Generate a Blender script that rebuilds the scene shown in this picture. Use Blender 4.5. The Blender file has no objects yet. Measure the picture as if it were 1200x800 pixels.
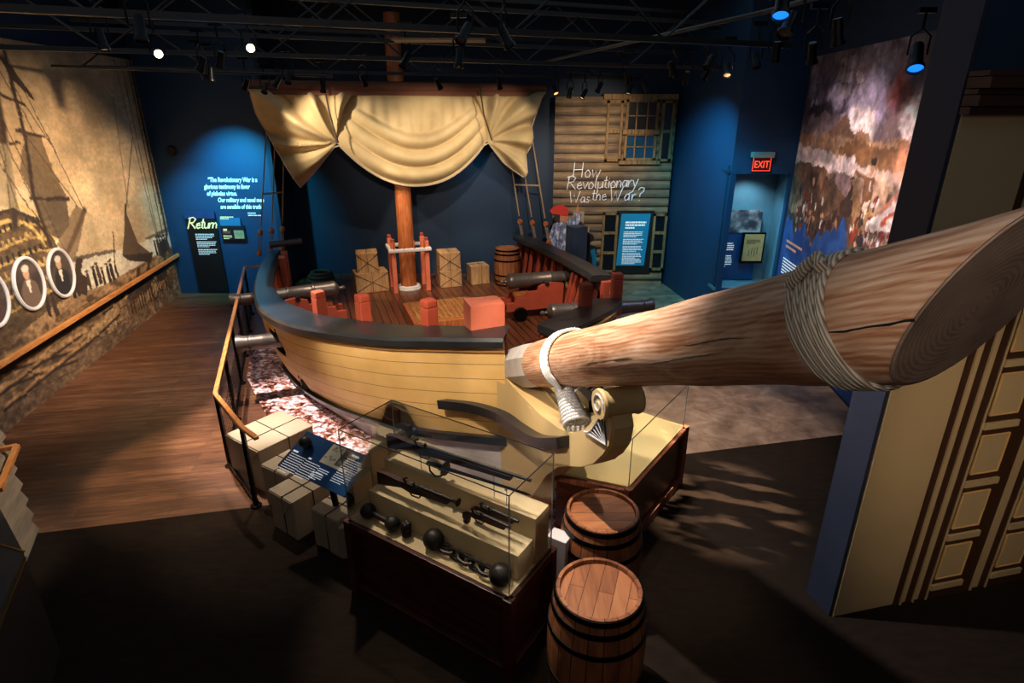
import bpy, bmesh, math, random
import numpy as np
from mathutils import Vector, Matrix, Euler
random.seed(7)
PI = math.pi
COL = bpy.context.scene.collection
MW = {}                                   # world matrices of things

# ------------------------------------------------------------------ helpers
class MB:
    """collects shapes into one bmesh"""
    def __init__(s): s.bm = bmesh.new()
    def box(s, c, size, rot=None, bevel=0.0):
        m = Matrix.Translation(Vector(c)) @ (rot.to_4x4() if rot is not None else Matrix()) @ Matrix.Diagonal((*size, 1))
        r = bmesh.ops.create_cube(s.bm, size=1, matrix=m)
        if bevel:
            es = {e for v in r['verts'] for e in v.link_edges}
            bmesh.ops.bevel(s.bm, geom=list(es), offset=bevel, segments=2, affect='EDGES', profile=.6)
        return s
    def beam(s, a, b, w, h, up=(0, 0, 1), bevel=0):
        a, b = Vector(a), Vector(b); d = b - a; L = d.length; x = d.normalized()
        y = Vector(up).cross(x)
        if y.length < 1e-4: y = Vector((0, 1, 0)).cross(x)
        y.normalize(); z = x.cross(y)
        return s.box((a + b) / 2, (L, w, h), Matrix((x, y, z)).transposed(), bevel)
    def tube(s, pts, r, seg=8, cap=True):
        pts = [Vector(p) for p in pts]; n = len(pts)
        rs = r if isinstance(r, (list, tuple)) else [r] * n
        rings = []; ref = None
        for i, p in enumerate(pts):
            t = (pts[min(i + 1, n - 1)] - pts[max(i - 1, 0)])
            if t.length < 1e-9: t = Vector((0, 0, 1))
            t.normalize()
            if ref is None:
                ref = t.orthogonal().normalized()
            else:
                ref = (ref - t * ref.dot(t))
                ref = ref.normalized() if ref.length > 1e-6 else t.orthogonal().normalized()
            b = t.cross(ref)
            rings.append([s.bm.verts.new(p + (ref * math.cos(2 * PI * k / seg) + b * math.sin(2 * PI * k / seg)) * rs[i]) for k in range(seg)])
        for i in range(n - 1):
            for k in range(seg):
                s.bm.faces.new((rings[i][k], rings[i][(k + 1) % seg], rings[i + 1][(k + 1) % seg], rings[i + 1][k]))
        if cap:
            s.bm.faces.new(rings[0][::-1]); s.bm.faces.new(rings[-1])
        return s
    def lathe(s, prof, mat=None, seg=24):
        """prof: (r, z) list, revolved round local z, then mat applied"""
        mat = mat or Matrix(); rings = []
        for r, z in prof:
            if r < 1e-5: rings.append([s.bm.verts.new(mat @ Vector((0, 0, z)))])
            else: rings.append([s.bm.verts.new(mat @ Vector((r * math.cos(2 * PI * k / seg), r * math.sin(2 * PI * k / seg), z))) for k in range(seg)])
        for a, b in zip(rings, rings[1:]):
            for k in range(seg):
                k2 = (k + 1) % seg
                if len(a) == 1 and len(b) == 1: continue
                if len(a) == 1: s.bm.faces.new((a[0], b[k2], b[k]))
                elif len(b) == 1: s.bm.faces.new((a[k], a[k2], b[0]))
                else: s.bm.faces.new((a[k], a[k2], b[k2], b[k]))
        return s
    def ball(s, c, r, seg=16, scale=(1, 1, 1)):
        m = Matrix.Translation(Vector(c)) @ Matrix.Diagonal((*scale, 1))
        bmesh.ops.create_uvsphere(s.bm, u_segments=seg, v_segments=max(6, seg // 2), radius=r, matrix=m); return s
    def prism(s, poly, off, bevel=0):
        """poly: list of 3-D points (planar), extruded by vector off"""
        off = Vector(off)
        a = [s.bm.verts.new(Vector(p)) for p in poly]; b = [s.bm.verts.new(Vector(p) + off) for p in poly]
        n = len(poly)
        s.bm.faces.new(a[::-1]); s.bm.faces.new(b)
        for i in range(n): s.bm.faces.new((a[i], a[(i + 1) % n], b[(i + 1) % n], b[i]))
        return s
    def quad(s, *p):
        s.bm.faces.new([s.bm.verts.new(Vector(q)) for q in p]); return s
    def grid(s, rows, skip=None, closed=False):
        vs = [[s.bm.verts.new(Vector(p)) for p in row] for row in rows]
        for i in range(len(vs) - 1):
            for j in range(len(vs[0]) - 1):
                if skip and skip(i, j): continue
                s.bm.faces.new((vs[i][j], vs[i][j + 1], vs[i + 1][j + 1], vs[i + 1][j]))
        return s
    def torus(s, R, r, mat, seg=28, rs=8, sx=1, sy=1):
        pts = [mat @ Vector((R * sx * math.cos(2 * PI * k / seg), R * sy * math.sin(2 * PI * k / seg), 0)) for k in range(seg + 1)]
        return s.tube(pts, r, rs)

def obj(name, mb, mat, parent=None, smooth=False, local=False, at=None, label=None):
    """links the shapes as ONE mesh object; shapes are in world space unless local"""
    bm = mb.bm
    bmesh.ops.recalc_face_normals(bm, faces=bm.faces)
    me = bpy.data.meshes.new(name)
    W = Matrix()
    if parent is not None: W = MW[parent]
    if at is not None: W = Matrix.Translation(Vector(at))
    if not local: bm.transform(W.inverted())
    bm.to_mesh(me); bm.free()
    if smooth:
        for p in me.polygons: p.use_smooth = True
        try: me.set_sharp_from_angle(angle=math.radians(40))
        except Exception: pass
    me.materials.append(mat)
    o = bpy.data.objects.new(name, me); COL.objects.link(o)
    if parent is not None: o.parent = parent; MW[o] = MW[parent]
    elif at is not None: o.matrix_world = W; MW[o] = W
    else: MW[o] = Matrix()
    if label: o['label'] = label
    return o

def thing(name, label, cat, loc=(0, 0, 0), rotz=0, group=None, mat=None):
    o = bpy.data.objects.new(name, None); COL.objects.link(o)
    W = mat if mat is not None else Matrix.Translation(Vector(loc)) @ Matrix.Rotation(rotz, 4, 'Z')
    o.matrix_world = W; o.empty_display_size = .1
    MW[o] = W; o['label'] = label; o['category'] = cat
    if group: o['group'] = group
    return o
def tag(o, label, cat, group=None):
    o['label'] = label; o['category'] = cat
    if group: o['group'] = group
    return o
def struct(name, mb, mat, smooth=False, parent=None):
    o = obj(name, mb, mat, parent, smooth)
    if parent is None: o['kind'] = 'structure'
    return o
def dup(root, W, label=None, group=None):
    r = root.copy(); COL.objects.link(r); r.matrix_world = W; MW[r] = W
    if label: r['label'] = label
    if group: r['group'] = group
    for ch in [c for c in root.children]:
        c = ch.copy(); COL.objects.link(c); c.parent = r; MW[c] = W
        for g in ch.children:
            d = g.copy(); COL.objects.link(d); d.parent = c; MW[d] = W
    return r
def TR(loc, rz=0, rx=0, ry=0):
    return Matrix.Translation(Vector(loc)) @ Euler((rx, ry, rz)).to_matrix().to_4x4()

# ------------------------------------------------------------------ materials
def srgb(c):
    if isinstance(c, str):
        c = tuple(int(c[i:i + 2], 16) / 255 for i in (0, 2, 4))
    return tuple((x / 12.92 if x <= .04045 else ((x + .055) / 1.055) ** 2.4) for x in c[:3])
class NT:
    def __init__(s, name):
        s.m = bpy.data.materials.new(name); s.m.use_nodes = True
        s.n = s.m.node_tree.nodes; s.l = s.m.node_tree.links
        s.b = s.n['Principled BSDF']; s.out = s.n['Material Output']
    def new(s, t, **kw):
        n = s.n.new(t)
        for k, v in kw.items():
            if k in n.inputs.keys(): n.inputs[k].default_value = v
            else: setattr(n, k, v)
        return n
    def coord(s, scale=(1, 1, 1), rot=(0, 0, 0), kind='Object'):
        t = s.new('ShaderNodeTexCoord'); m = s.new('ShaderNodeMapping')
        m.inputs['Scale'].default_value = scale; m.inputs['Rotation'].default_value = rot
        s.l.new(t.outputs[kind], m.inputs['Vector']); return m.outputs[0]
    def noise(s, vec, scale, detail=4, rough=.55, dist=0):
        n = s.new('ShaderNodeTexNoise'); n.inputs['Scale'].default_value = scale; n.inputs['Detail'].default_value = detail
        n.inputs['Roughness'].default_value = rough; n.inputs['Distortion'].default_value = dist
        s.l.new(vec, n.inputs['Vector']); return n.outputs['Fac']
    def ramp(s, fac, stops):
        r = s.new('ShaderNodeValToRGB'); e = r.color_ramp.elements
        while len(e) > 1: e.remove(e[-1])
        e[0].position = stops[0][0]; e[0].color = (*srgb(stops[0][1]), 1)
        for p, c in stops[1:]:
            x = e.new(p); x.color = (*srgb(c), 1)
        s.l.new(fac, r.inputs[0]); return r.outputs[0]
    def mix(s, fac, a, b, mode='MIX'):
        m = s.new('ShaderNodeMix', data_type='RGBA', blend_type=mode)
        for i, v in ((0, fac), (6, a), (7, b)):
            if isinstance(v, (int, float)): m.inputs[i].default_value = v
            elif isinstance(v, (tuple, list, str)): m.inputs[i].default_value = (*srgb(v), 1)
            else: s.l.new(v, m.inputs[i])
        return m.outputs[2]
    def math(s, op, a, b=None):
        m = s.new('ShaderNodeMath', operation=op)
        for i, v in ((0, a), (1, b)):
            if v is None: continue
            if isinstance(v, (int, float)): m.inputs[i].default_value = v
            else: s.l.new(v, m.inputs[i])
        return m.outputs[0]
    def col(s, c): s.l.new(c, s.b.inputs['Base Color'])
    def bump(s, h, strength=.3, dist=.01):
        b = s.new('ShaderNodeBump'); b.inputs['Strength'].default_value = strength; b.inputs['Distance'].default_value = dist
        s.l.new(h, b.inputs['Height']); s.l.new(b.outputs[0], s.b.inputs['Normal'])
    def set(s, rough=.6, metal=0, spec=None):
        s.b.inputs['Roughness'].default_value = rough; s.b.inputs['Metallic'].default_value = metal
        if spec is not None: s.b.inputs['Specular IOR Level'].default_value = spec
        return s.m

def paint(name, c, rough=.6, metal=0, var=.12, scale=3, bump=.05, spec=None):
    t = NT(name); v = t.coord(); n = t.noise(v, scale, 5)
    base = srgb(c)
    d = tuple(max(0, x * (1 - var)) for x in base); l = tuple(min(1, x * (1 + var)) for x in base)
    r = t.new('ShaderNodeValToRGB'); r.color_ramp.elements[0].position = .3; r.color_ramp.elements[1].position = .7
    r.color_ramp.elements[0].color = (*d, 1); r.color_ramp.elements[1].color = (*l, 1)
    t.l.new(n, r.inputs[0]); t.col(r.outputs[0])
    if bump: t.bump(t.noise(v, scale * 12, 3), bump, .01)
    return t.set(rough, metal, spec)
def wood(name, dark, mid, light, scale=(1, 1, 12), rot=(0, 0, 0), rough=.5, dist=1.2, bump=.15, nscale=3):
    """grain is stretched along the axis whose scale is small"""
    t = NT(name); v = t.coord(scale, rot)
    n = t.noise(v, nscale, 6, .6, dist)
    t.col(t.ramp(n, [(.28, dark), (.5, mid), (.72, light)]))
    t.bump(t.noise(v, nscale * 4, 4), bump, .005)
    return t.set(rough)
def emis(name, c, s):
    t = NT(name); t.b.inputs['Base Color'].default_value = (*srgb(c), 1)
    t.b.inputs['Emission Color'].default_value = (*srgb(c), 1); t.b.inputs['Emission Strength'].default_value = s
    return t.set(.5)
def painted(name, rough=.75, bump=.05, gain=1):
    t = NT(name); a = t.new('ShaderNodeAttribute', attribute_name='paint')
    v = t.coord((1, 1, 1)); n = t.noise(v, 60, 3)
    t.col(t.mix(.25, a.outputs['Color'], t.ramp(n, [(.3, (.35, .35, .35)), (.7, (.65, .65, .65))]), 'OVERLAY'))
    return t.set(rough)
def glassmat():
    t = NT('clear acrylic'); t.n.remove(t.b)
    tr = t.new('ShaderNodeBsdfTransparent'); gl = t.new('ShaderNodeBsdfGlossy')
    tr.inputs[0].default_value = (.97, .98, .98, 1); gl.inputs['Roughness'].default_value = .03
    fr = t.new('ShaderNodeFresnel'); fr.inputs[0].default_value = 1.3
    mx = t.new('ShaderNodeMixShader'); t.l.new(fr.outputs[0], mx.inputs[0]); t.l.new(tr.outputs[0], mx.inputs[1]); t.l.new(gl.outputs[0], mx.inputs[2])
    t.l.new(mx.outputs[0], t.out.inputs[0]); return t.m

M = {}
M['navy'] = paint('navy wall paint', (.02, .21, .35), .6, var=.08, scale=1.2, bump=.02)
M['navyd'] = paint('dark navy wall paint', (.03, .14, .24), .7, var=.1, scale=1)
M['blk'] = paint('black paint', (.02, .025, .03), .6)
M['ceil'] = paint('black ceiling', (.015, .02, .025), .9)
M['steel'] = paint('dark joist steel', (.16, .15, .15), .45, .3)
M['black_metal'] = paint('satin black metal', (.03, .03, .035), .35, .6)
M['charcoal'] = paint('charcoal painted timber', (.125, .13, .14), .33, var=.3, scale=2.5, bump=.08)
M['red'] = paint('red brown paint', (.60, .25, .17), .5, var=.15)
M['reddk'] = paint('dark red paint', (.34, .12, .09), .55, var=.2)
M['orange'] = paint('salmon paint', (.80, .42, .31), .5)
M['yellow'] = None
M['white'] = paint('pale paint', (.80, .78, .78), .55, var=.06)
M['cream'] = paint('tan cream paint', (.80, .68, .47), .6, var=.05, scale=1.5)
M['iron'] = paint('cast iron', (.17, .155, .15), .42, .55, var=.3, scale=9, bump=.15)
M['gun'] = paint('dull gun iron', (.36, .32, .30), .38, .55, var=.15, scale=8, bump=.08)
M['rope'] = None
M['paper'] = paint('brown wrapping paper', (.62, .56, .48), .7, var=.1, scale=2.5, bump=.12)
M['crate'] = wood('crate wood', (.55, .40, .26), (.68, .52, .35), (.76, .60, .43), (10, 1, 1), rough=.6)
M['string'] = paint('dark string', (.23, .18, .13), .8)
M['canvas'] = None
M['oakrail'] = wood('handrail oak', (.60, .36, .18), (.74, .48, .26), (.82, .58, .34), (8, 1, 8), rough=.35)
M['cabinet'] = wood('dark walnut cabinet', (.15, .055, .03), (.27, .11, .06), (.36, .16, .09), (1, 1, 9), rough=.35, nscale=2)
M['linen'] = paint('beige linen board', (.74, .66, .51), .8, var=.06, scale=4, bump=.1)
M['glass'] = glassmat()
M['edge'] = paint('glass edge', (.55, .60, .62), .2, .2)
M['edged'] = paint('dark glass edge', (.10, .10, .10), .3)
M['mastw'] = wood('mast wood', (.50, .25, .12), (.66, .36, .18), (.76, .47, .27), (9, 9, .8), rough=.5)
M['bluep'] = paint('blue panel print', (.02, .22, .40), .35, var=.25, scale=4, bump=0)
M['tealp'] = paint('teal panel print', (.05, .42, .58), .35, var=.15, scale=3, bump=0)
M['inkw'] = emis('white lettering', (.9, .92, .93), .3)  # lettering inks glow faintly of themselves, to stay pale under coloured lamps
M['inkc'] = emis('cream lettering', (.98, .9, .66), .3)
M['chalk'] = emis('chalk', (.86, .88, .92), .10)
M['ember'] = emis('warm lamp face', (1, .88, .68), 14)
M['lensdim'] = emis('dim lamp face', (1, .75, .5), .5)
M['lensblue'] = emis('blue lamp face', (.1, .5, 1), 1.2)
M['exitr'] = emis('lit red letters', (1, .26, .16), 1.8)
M['exitp'] = emis('exit face', (.30, .03, .02), .12)

def mk_special():
    # hull planks: seams follow v of the UV map
    t = NT('tan hull planks'); uv = t.new('ShaderNodeUVMap'); sp = t.new('ShaderNodeSeparateXYZ'); t.l.new(uv.outputs[0], sp.inputs[0])
    f = t.math('FRACT', t.math('MULTIPLY', sp.outputs[1], 7.0))
    seam = t.math('LESS_THAN', t.math('ABSOLUTE', t.math('SUBTRACT', f, .5)), .018)
    n = t.noise(t.coord((1, 1, 1)), 2.5, 5)
    base = t.ramp(n, [(.3, (.80, .64, .38)), (.7, (.88, .72, .47))])
    t.col(t.mix(seam, base, (.42, .28, .15))); 
    t.bump(t.math('SUBTRACT', 1, seam), .5, .01); M['yellow'] = t.set(.5)
    # rope
    t = NT('laid rope'); v = t.coord((1, 1, 1), (0, .6, .5)); w = t.new('ShaderNodeTexWave', bands_direction='DIAGONAL')
    w.inputs['Scale'].default_value = 30; w.inputs['Distortion'].default_value = .5; t.l.new(v, w.inputs['Vector'])
    t.col(t.ramp(w.outputs['Fac'], [(0, (.52, .44, .36)), (.6, (.84, .79, .71))])); t.bump(w.outputs['Fac'], .7, .008); M['rope'] = t.set(.85)
    t = NT('white cord'); v = t.coord((1, 1, 1), (0, .6, .5)); w = t.new('ShaderNodeTexWave', bands_direction='DIAGONAL')
    w.inputs['Scale'].default_value = 40; t.l.new(v, w.inputs['Vector'])
    t.col(t.ramp(w.outputs['Fac'], [(0, (.66, .63, .62)), (.5, (.93, .92, .90))])); t.bump(w.outputs['Fac'], .5, .005); M['cord'] = t.set(.8)
    # sail
    t = NT('sail canvas'); v = t.coord(); n = t.noise(v, 2, 5)
    t.col(t.ramp(n, [(.3, (.70, .60, .42)), (.7, (.80, .71, .53))])); t.bump(t.noise(v, 90, 2), .1, .004); M['canvas'] = t.set(.85)
    # walkway planks
    def planks(name, rotz, dark, mid, light, rough, w=.14, L=1.8, seam=.004, seamc=(.05, .03, .02)):
        t = NT(name); v = t.coord((1, 1, 1), (0, 0, rotz))
        br = t.new('ShaderNodeTexBrick'); t.l.new(v, br.inputs['Vector'])
        br.offset = .37; br.inputs['Scale'].default_value = 1; br.inputs['Brick Width'].default_value = L; br.inputs['Row Height'].default_value = w
        br.inputs['Mortar Size'].default_value = seam; br.inputs['Color1'].default_value = (0, 0, 0, 1); br.inputs['Color2'].default_value = (1, 1, 1, 1)
        br.inputs['Mortar'].default_value = (.5, .5, .5, 1)
        mp = t.new('ShaderNodeMapping'); mp.inputs['Scale'].default_value = (.9, 9, 1); t.l.new(v, mp.inputs[0])
        n = t.noise(mp.outputs[0], 2.2, 6, .65, .8)
        mixv = t.math('ADD', t.math('MULTIPLY', br.outputs['Color'], .14), t.math('MULTIPLY', n, .92))
        c = t.ramp(mixv, [(.25, dark), (.5, mid), (.8, light)])
        t.col(t.mix(br.outputs['Fac'], c, seamc)); t.bump(t.math('SUBTRACT', 1, br.outputs['Fac']), .35, .004)
        return t.set(rough)
    M['walk'] = planks('walkway planks', math.radians(-11), (.19, .11, .075), (.36, .225, .15), (.56, .38, .26), .34, .13, 2.4, .0015)
    M['deck'] = planks('deck planks', math.radians(90), (.20, .10, .06), (.34, .18, .11), (.46, .27, .17), .32, .13, 6, .009)
    # carpet
    t = NT('dark brown carpet'); v = t.coord(); n = t.noise(v, 160, 3, .7); n2 = t.noise(t.coord((1, 3, 1)), 6, 4)
    t.col(t.mix(.5, t.ramp(n, [(.35, (.07, .055, .048)), (.7, (.22, .17, .14))]), t.ramp(n2, [(.3, (.10, .08, .07)), (.7, (.18, .14, .115))])))
    t.bump(n, .8, .01); M['carpet'] = t.set(.95, 0, .1)
    # stone
    t = NT('mottled concrete'); v = t.coord(); n = t.noise(v, 3.2, 8, .65, .4)
    t.col(t.ramp(n, [(.3, (.33, .26, .21)), (.5, (.52, .43, .36)), (.7, (.66, .57, .49))])); t.bump(n, .1, .01); M['stone'] = t.set(.38)
    # copper water print
    t = NT('rippled copper water print'); v = t.coord((1, 1.2, 1), (0, 0, .5)); n = t.noise(v, 11, 4, .72, .5)
    t.col(t.ramp(n, [(.38, (.10, .05, .04)), (.45, (.42, .19, .11)), (.50, (.74, .47, .36)), (.55, (.90, .82, .88)), (.63, (.99, .97, 1))]))
    t.bump(n, .8, .02); M['water'] = t.set(.3)
    # bowsprit timber: grain along z, rings on the end
    t = NT('pine spar timber'); v = t.coord((5, 5, .55)); n = t.noise(v, 1.7, 8, .62, 2.2)
    fine = t.noise(t.coord((30, 30, 1.2)), 3, 4, .6)
    g = t.math('ADD', t.math('MULTIPLY', n, .75), t.math('MULTIPLY', fine, .25))
    wv = t.new('ShaderNodeTexWave', wave_type='RINGS', rings_direction='Z'); wv.inputs['Scale'].default_value = 24; wv.inputs['Distortion'].default_value = 3.2; wv.inputs['Detail'].default_value = 1.5; wv.inputs['Detail Scale'].default_value = .55
    mpp = t.new('ShaderNodeMapping'); mpp.inputs['Scale'].default_value = (1, 1, .30); mpp.inputs['Location'].default_value = (.05, .12, 0); tcc = t.new('ShaderNodeTexCoord'); t.l.new(tcc.outputs['Object'], mpp.inputs[0]); t.l.new(mpp.outputs[0], wv.inputs['Vector'])
    g = t.math('ADD', t.math('MULTIPLY', g, .90), t.math('MULTIPLY', wv.outputs['Fac'], .08))
    c = t.ramp(g, [(.28, (.42, .24, .15)), (.42, (.64, .43, .29)), (.54, (.77, .61, .49)), (.70, (.87, .76, .65))])
    k = t.noise(t.coord((7, 7, .35)), 1.3, 3, .4, .3)       # long drying cracks
    crack = t.math('LESS_THAN', t.math('ABSOLUTE', t.math('SUBTRACT', k, .5)), .0035)
    gate = t.math('GREATER_THAN', t.noise(t.coord((1.2, 1.2, 1.3)), 1.4, 1), .60)
    t.col(t.mix(0.0 if True else t.math('MULTIPLY', crack, gate), c, (.10, .05, .03))); t.bump(g, .25, .01); M['spar'] = t.set(.55)
    t = NT('sawn spar end'); v = t.coord(); w = t.new('ShaderNodeTexWave', wave_type='RINGS', rings_direction='Z')
    w.inputs['Scale'].default_value = 22; w.inputs['Distortion'].default_value = 2.5; w.inputs['Detail'].default_value = 3; w.inputs['Detail Scale'].default_value = 2; t.l.new(v, w.inputs['Vector'])
    n = t.noise(t.coord((1, 1, 1)), 6, 5)
    t.col(t.mix(.45, t.ramp(w.outputs['Fac'], [(0, (.52, .41, .34)), (1, (.68, .57, .49))]), t.ramp(n, [(.3, (.40, .33, .29)), (.7, (.74, .63, .55))]))); M['sparend'] = t.set(.7)
    # barrel staves
    t = NT('oak barrel staves'); v = t.coord(); sp = t.new('ShaderNodeSeparateXYZ'); t.l.new(v, sp.inputs[0])
    ang = t.math('ARCTAN2', sp.outputs[1], sp.outputs[0]); a = t.math('MULTIPLY', ang, 20 / (2 * PI)); fr = t.math('FRACT', a)
    seam = t.math('LESS_THAN', fr, .06); cell = t.math('FLOOR', a)
    wn = t.new('ShaderNodeTexWhiteNoise', noise_dimensions='1D'); t.l.new(cell, wn.inputs['W'])
    n = t.noise(t.coord((6, 6, 1)), 3, 6, .6, .6)
    g = t.math('ADD', t.math('MULTIPLY', n, .7), t.math('MULTIPLY', wn.outputs['Value'], .3))
    t.col(t.mix(seam, t.ramp(g, [(.25, (.36, .19, .11)), (.5, (.56, .33, .20)), (.8, (.70, .46, .30))]), (.12, .06, .035))); t.bump(n, .3, .01); M['stave'] = t.set(.45)
    t = NT('oak barrel head'); v = t.coord((1, 9, 1), (0, 0, .3)); n = t.noise(v, 3, 6, .6, .3)
    br = t.new('ShaderNodeTexBrick'); t.l.new(t.coord((1, 1, 1), (0, 0, .3)), br.inputs['Vector']); br.inputs['Scale'].default_value = 1
    br.inputs['Brick Width'].default_value = 9; br.inputs['Row Height'].default_value = .095; br.inputs['Mortar Size'].default_value = .002
    br.inputs['Color1'].default_value = (0, 0, 0, 1); br.inputs['Color2'].default_value = (1, 1, 1, 1)
    g = t.math('ADD', t.math('MULTIPLY', n, .6), t.math('MULTIPLY', br.outputs['Color'], .3))
    t.col(t.mix(br.outputs['Fac'], t.ramp(g, [(.2, (.46, .25, .15)), (.5, (.66, .41, .25)), (.8, (.78, .54, .36))]), (.15, .07, .04))); M['head'] = t.set(.45)
    # weathered clapboard; light and shade on each board painted in as bands
    t = NT('weathered clapboard'); v = t.coord((.8, 1, 9)); wp = t.new('ShaderNodeSeparateXYZ'); t.l.new(t.coord((1, 1, 1 / .181), (0, 0, 0)), wp.inputs[0]); band = t.math('FRACT', t.math('ADD', wp.outputs[2], 20.276)); n = t.noise(v, 1.6, 7, .65, .4); n2 = t.noise(t.coord((1, 1, 1)), 2.2, 3)
    t.col(t.mix(.8, t.mix(.45, t.ramp(n, [(.3, (.20, .14, .12)), (.5, (.46, .39, .31)), (.7, (.66, .59, .46))]), t.ramp(n2, [(.3, (.30, .25, .29)), (.7, (.62, .55, .42))])), t.ramp(t.math('ADD', band, t.math('MULTIPLY', n2, .35)), [(.12, (.12, .09, .09)), (.38, (.55, .5, .46)), (.7, (1, .96, .88)), (1.0, (.9, .85, .78))]), 'MULTIPLY')); t.bump(n, .2, .01); M['clap'] = t.set(.75)
    t = NT('grey clapboard'); n = t.noise(t.coord((1, 1, 8)), 2, 5)
    t.col(t.ramp(n, [(.3, (.42, .38, .33)), (.7, (.56, .51, .44))])); M['gclap'] = t.set(.7)
    t = NT('mixed sawn oak'); M['grating'] = wood('hatch grating wood', (.5, .3, .16), (.66, .43, .24), (.76, .54, .33), (6, 1, 6), rough=.45)
mk_special()
for k in ('mural', 'battle'): M[k] = painted(k + ' print')

# ------------------------------------------------------------------ painting with numpy
class Canvas:
    def __init__(s, W, H, res, col):
        s.W, s.H = W, H; s.nx, s.ny = int(W / res) + 1, int(H / res) + 1
        s.x, s.y = np.meshgrid(np.linspace(0, W, s.nx), np.linspace(0, H, s.ny))
        s.a = np.zeros((s.ny, s.nx, 3)) + np.array(col)
    def blend(s, mask, col):
        m = np.clip(mask, 0, 1)[..., None]; s.a = s.a * (1 - m) + np.array(col) * m
    def poly(s, pts, col, al=1):
        ins = np.zeros(s.x.shape, bool); n = len(pts)
        for i in range(n):
            (x1, y1), (x2, y2) = pts[i], pts[(i + 1) % n]
            if y1 == y2: continue
            c = ((y1 > s.y) != (y2 > s.y)) & (s.x < (x2 - x1) * (s.y - y1) / (y2 - y1) + x1); ins ^= c
        s.blend(ins * al, col)
    def line(s, pts, w, col, al=1):
        for (x1, y1), (x2, y2) in zip(pts, pts[1:]):
            dx, dy = x2 - x1, y2 - y1; L = dx * dx + dy * dy + 1e-9
            t = np.clip(((s.x - x1) * dx + (s.y - y1) * dy) / L, 0, 1)
            d = np.hypot(s.x - x1 - t * dx, s.y - y1 - t * dy)
            s.blend(np.clip(1.5 - d / w, 0, 1) * al, col)
    def ell(s, cx, cy, rx, ry, col, al=1, soft=.15):
        d = np.hypot((s.x - cx) / rx, (s.y - cy) / ry); s.blend(np.clip((1 - d) / soft, 0, 1) * al, col)
    def fbm(s, sc, seed=0, sx=1, sy=1, oct=5):
        rng = np.random.RandomState(seed); out = np.zeros(s.x.shape); amp = 1; tot = 0
        for o in range(oct):
            g = rng.rand(90, 90); u = (s.x * sc * sx) % 88; v = (s.y * sc * sy) % 88
            i, j = u.astype(int), v.astype(int); f, h = u - i, v - j; f = f * f * (3 - 2 * f); h = h * h * (3 - 2 * h)
            out += amp * ((g[j, i] * (1 - f) + g[j, i + 1] * f) * (1 - h) + (g[j + 1, i] * (1 - f) + g[j + 1, i + 1] * f) * h)
            tot += amp; amp *= .55; sc *= 2.03
        return out / tot
    def figure(s, x, y, h, col, hat=True, lean=0):
        w = h * .16
        s.poly([(x - w, y), (x - w * .8, y + h * .55), (x - w * .7 + lean, y + h * .82), (x + w * .7 + lean, y + h * .82), (x + w, y + h * .5), (x + w * .8, y)], col)
        s.ell(x + lean, y + h * .9, h * .075, h * .095, tuple(c * 1.3 for c in col))
        if hat: s.line([(x - w * .9 + lean, y + h * .95), (x + w * .9 + lean, y + h * .97)], h * .035, tuple(c * .6 for c in col))
    def warp(s, amp, sc, seed=50):
        dx = (s.fbm(sc, seed) - .5) * amp * 2; dy = (s.fbm(sc, seed + 1) - .5) * amp * 2
        i = np.clip(((s.y + dy) / s.H * (s.ny - 1)).round().astype(int), 0, s.ny - 1); j = np.clip(((s.x + dx) / s.W * (s.nx - 1)).round().astype(int), 0, s.nx - 1)
        s.a = s.a[i, j]
    def grainy(s, amt, sc, sx=1, sy=1, seed=60):
        s.a = np.clip(s.a * (1 + amt * (s.fbm(sc, seed, sx, sy) - .5) * 2)[..., None], 0, 1)
    def build(s, name, mat, org, ud, vd=(0, 0, 1), **kw):
        """ud: world direction of x (already unit), verts in world space"""
        ud, vd, org = Vector(ud), Vector(vd), Vector(org)
        X, Y = s.x.ravel(), s.y.ravel()
        co = np.outer(X, ud) + np.outer(Y, vd) + np.array(org)
        nx, ny = s.nx, s.ny; idx = np.arange(nx * ny).reshape(ny, nx)
        f = np.stack([idx[:-1, :-1].ravel(), idx[:-1, 1:].ravel(), idx[1:, 1:].ravel(), idx[1:, :-1].ravel()], 1)
        me = bpy.data.meshes.new(name)
        par = kw.get('parent'); W = MW[par].inverted() if par is not None else Matrix()
        if par is not None: co = np.array([tuple(W @ Vector(c)) for c in co])
        me.from_pydata(co.tolist(), [], f.tolist()); me.update()
        ca = me.color_attributes.new('paint', 'FLOAT_COLOR', 'POINT')
        a = np.clip(s.a.reshape(-1, 3), 0, 1); lin = np.where(a <= .04045, a / 12.92, ((a + .055) / 1.055) ** 2.4)
        ca.data.foreach_set('color', np.concatenate([lin, np.ones((len(lin), 1))], 1).astype(np.float32).ravel())
        me.materials.append(mat); o = bpy.data.objects.new(name, me); COL.objects.link(o)
        if par is not None: o.parent = par; MW[o] = MW[par]
        return o

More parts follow.
